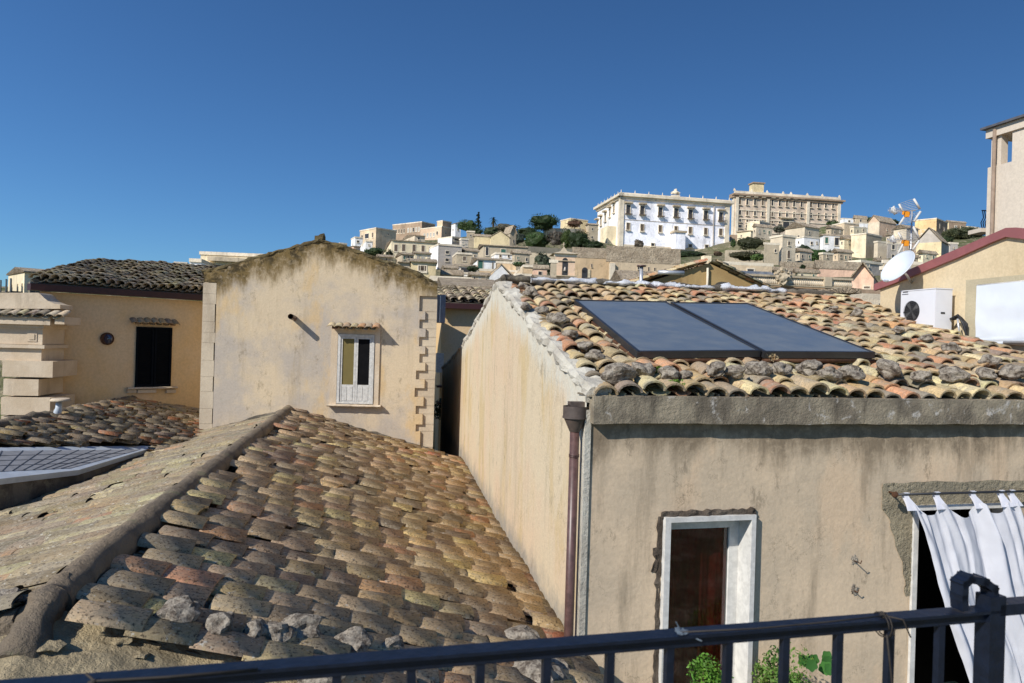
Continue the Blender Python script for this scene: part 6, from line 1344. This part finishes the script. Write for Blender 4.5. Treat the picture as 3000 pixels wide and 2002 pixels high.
veg('brown and green hedge row left of the stone annex', 2185, 750, 100, 28, 140, (.07,.065,.03), n=900, lumps=24)
veg('light green garden bush before the stone annex', 2225, 755, 50, 22, 128, (.09,.14,.035), n=500)
veg('grey prickly-pear clump at the foot of the stone annex', 2250, 765, 34, 26, 118, (.12,.16,.11), n=350)
veg('silvery round olive tree under the terracotta palace arch', 2284, 672, 42, 24, 230, (.11,.115,.08), 'tree', 420)
veg('dark green slope bush right of the white tower house', 2352, 740, 60, 50, 140, (.04,.06,.028), n=800, lumps=20)
veg('green slope bush with bright edge left of the small stone hut', 2395, 750, 60, 44, 135, (.045,.085,.022), n=800, lumps=20)
veg('dull green scrub below the white terrace house', 2450, 750, 70, 40, 132, (.09,.095,.05), n=700)
veg('dark bush left of the sheds under the tower house', 2352, 783, 16, 18, 88, DG, n=200)
veg('shady green tree behind the palace on the right skyline', 2545, 645, 80, 18, 270, MG, 'tree', 500)
veg('dark umbrella pine on the skyline behind the antenna', 2610, 652, 60, 18, 262, DG, 'tree', 420)
veg('green trees beside the terracotta palace right end', 2440, 658, 40, 22, 225, (.06,.10,.03), 'tree', 400)
veg('green slope thicket right of the orange-yellow house', 2800, 690, 90, 50, 190, (.075,.085,.035), n=1100, lumps=24)
veg('olive green thicket on the far right slope', 2845, 682, 90, 36, 185, (.085,.09,.045), n=900, lumps=22)
veg('dark bush above the yellow gabled house', 2770, 706, 50, 30, 150, (.05,.07,.025), n=450)
veg('leafy green trees on the skyline left of the cypress', 1372, 662, 62, 36, 220, MG, 'tree', 900, None, 20)
veg('dark green bush below the cypress', 1392, 680, 50, 30, 205, DG, n=500)
veg('pale scrub right of the palm on the skyline', 1482, 668, 80, 30, 215, (.13,.12,.08), n=700)
veg('green scrub under the palm', 1440, 680, 50, 34, 205, (.07,.09,.04), n=500)
veg('green bush row below the tall blank-sided block', 1095, 738, 64, 28, 150, (.045,.075,.025), n=600)
veg('dark shrub left of the long cream palace', 1140, 745, 22, 20, 140, DG, n=250)
veg('dark overgrown garden below the long cream palace', 1125, 762, 50, 24, 125, (.045,.055,.03), n=450)
veg('cactus and shrubs on the rocky slope left of the bell tower', 1590, 765, 50, 50, 110, (.10,.12,.07), n=700, lumps=20)
veg('dark plant hanging beside the bell tower post', 1606, 785, 20, 40, 100, (.04,.06,.03), n=250)
veg('terrace plants under the awning of the low house', 1385, 788, 36, 20, 98, (.05,.07,.03), n=300)
veg('green creeper on the roof of the tall tan house corner', 1520, 775, 40, 14, 92, (.07,.10,.04), n=220)
# cypress and palm
c = P(1401, 645, 225); t = thing('cypress_tree', c-UP*3, 'dark narrow cypress rising on the skyline above the green trees', 'tree'); mb = MB(); cols = []
for k in range(8): leaves(mb, cols, c+UP*(-2.2+k*.62), (1.35*(1-k/9)+.15, 1.2*(1-k/9)+.15, .7), 60, .25, (.02,.035,.015), 5, seed=k+50)
build('crown', mb, MT['leaf'], t, cols=np.clip(cols, .003, .6)); mb = MB(); mb.tube([c-UP*5, c+UP*2], [.25, .05], 6); build('trunk', mb, MT['bark'], t)
def palm(label, px, py, Y, R, h):
    c = P(px, py, Y); t = thing('palm_tree', c-UP*h, label, 'palm tree'); mb = MB(); cols = []; rng = random.Random(px)
    for k in range(46):
        g = rng.random()*6.28; el = rng.uniform(-.9, 1.4); d = Vector((math.cos(g)*math.cos(el), math.sin(g)*math.cos(el), math.sin(el))); prev = c
        for j in range(5):
            f = (j+1)/5; q = c + d*R*f - UP*R*.55*f*f; sd = d.cross(UP).normalized()*R*.1*(1-f*.7); i0 = len(mb.v); mb.v += [tuple(prev-sd), tuple(prev+sd), tuple(q+sd*.8), tuple(q-sd*.8)]; mb.f.append((i0,i0+1,i0+2,i0+3)); mb.m.append(0); mb.sm.append(False); s = rng.uniform(.6, 1.3); cols += [np.array((.04,.055,.025))*s]*4; prev = q
    build('crown', mb, MT['leaf'], t, cols=cols); mb = MB(); mb.tube([c-UP*(h+1.5), c], [.35,.28], 8); build('trunk', mb, MT['bark'], t)
palm('palm tree with round head standing right of the cypress on the skyline', 1446, 643, 215, 1.7, 4)
palm('shaggy palm with dry skirt before the long cream palace', 1142, 736, 132, 1.2, 3)
# ---- terrain
pts = np.array(GRD + [(r*Y, Y, .02*Y-1.5) for Y in range(60, 620, 50) for r in (-.95, -.75, -.6, -.48)] + [(r*Y, Y, .05*Y) for Y in (150, 220, 300, 400) for r in (-.36,)] + [(x, y, -9.5) for x in (-60, -20, 0, 20, 60, 120) for y in (5, 15, 25)] + [(-120, 60, -2), (-200, 150, 2), (-40, 60, -1), (-60, 200, 8), (-30, 100, 2), (0, 330, 44), (120, 380, 54), (220, 330, 46), (240, 260, 33), (330, 260, 24), (300, 120, 8), (-60, 300, 34), (60, 360, 52), (400, 500, 20), (0, 600, 30), (-700, 700, -10), (700, 700, -5), (0, 1200, -10)])
def tz(x, y):
    d2 = (pts[:, 0]-x)**2 + (pts[:, 1]-y)**2 + 30; wg = 1/d2**1.6; return float((pts[:, 2]*wg).sum()/wg.sum())
yy = np.concatenate([np.linspace(-40, 60, 24), np.linspace(66, 330, 80), np.linspace(345, 1500, 24)]); xx = np.concatenate([np.linspace(-900, -190, 14), np.linspace(-180, 260, 110), np.linspace(275, 900, 14)])
mb = MB()
for y in yy:
    for x in xx:
        z = tz(x, y) + noise.noise(Vector((x*.08, y*.08, 0)))*.5 - .5
        mb.v.append((x, y, min(z, -9.0) if y < 26 else z))
nx = len(xx)
for j in range(len(yy)-1):
    for i in range(nx-1): k = j*nx+i; mb.f.append((k, k+1, k+nx+1, k+nx)); mb.m.append(0); mb.sm.append(True)
n = NM('hillside_earth'); a = n.noise(.09, 7, .75); b = n.noise(.5, 6, .8)
col = n.mix(n.ramp(a, .4, .6), srgb(128,120,92), srgb(88,96,56)); col = n.mix(n.ramp(b, .48, .62), col, srgb(160,146,120)); col = n.mix(n.ramp(n.noise(1.2, 5, .8), .55, .62, 0, .8), col, srgb(52,58,36)); gm = n.done(col, n.math('ADD', a, b), 1, .6)
build('hillside', mb, gm, label='rocky green hillside carrying the old town', cat='hill', kind='structure')
mb = MB(); R_ = 5000; mb.face([(-R_,-R_,-12), (R_,-R_,-12), (R_,R_,-12), (-R_,R_,-12)]); build('ground', mb, gm, kind='structure', label='ground plain beyond and below the hillside town', cat='ground')
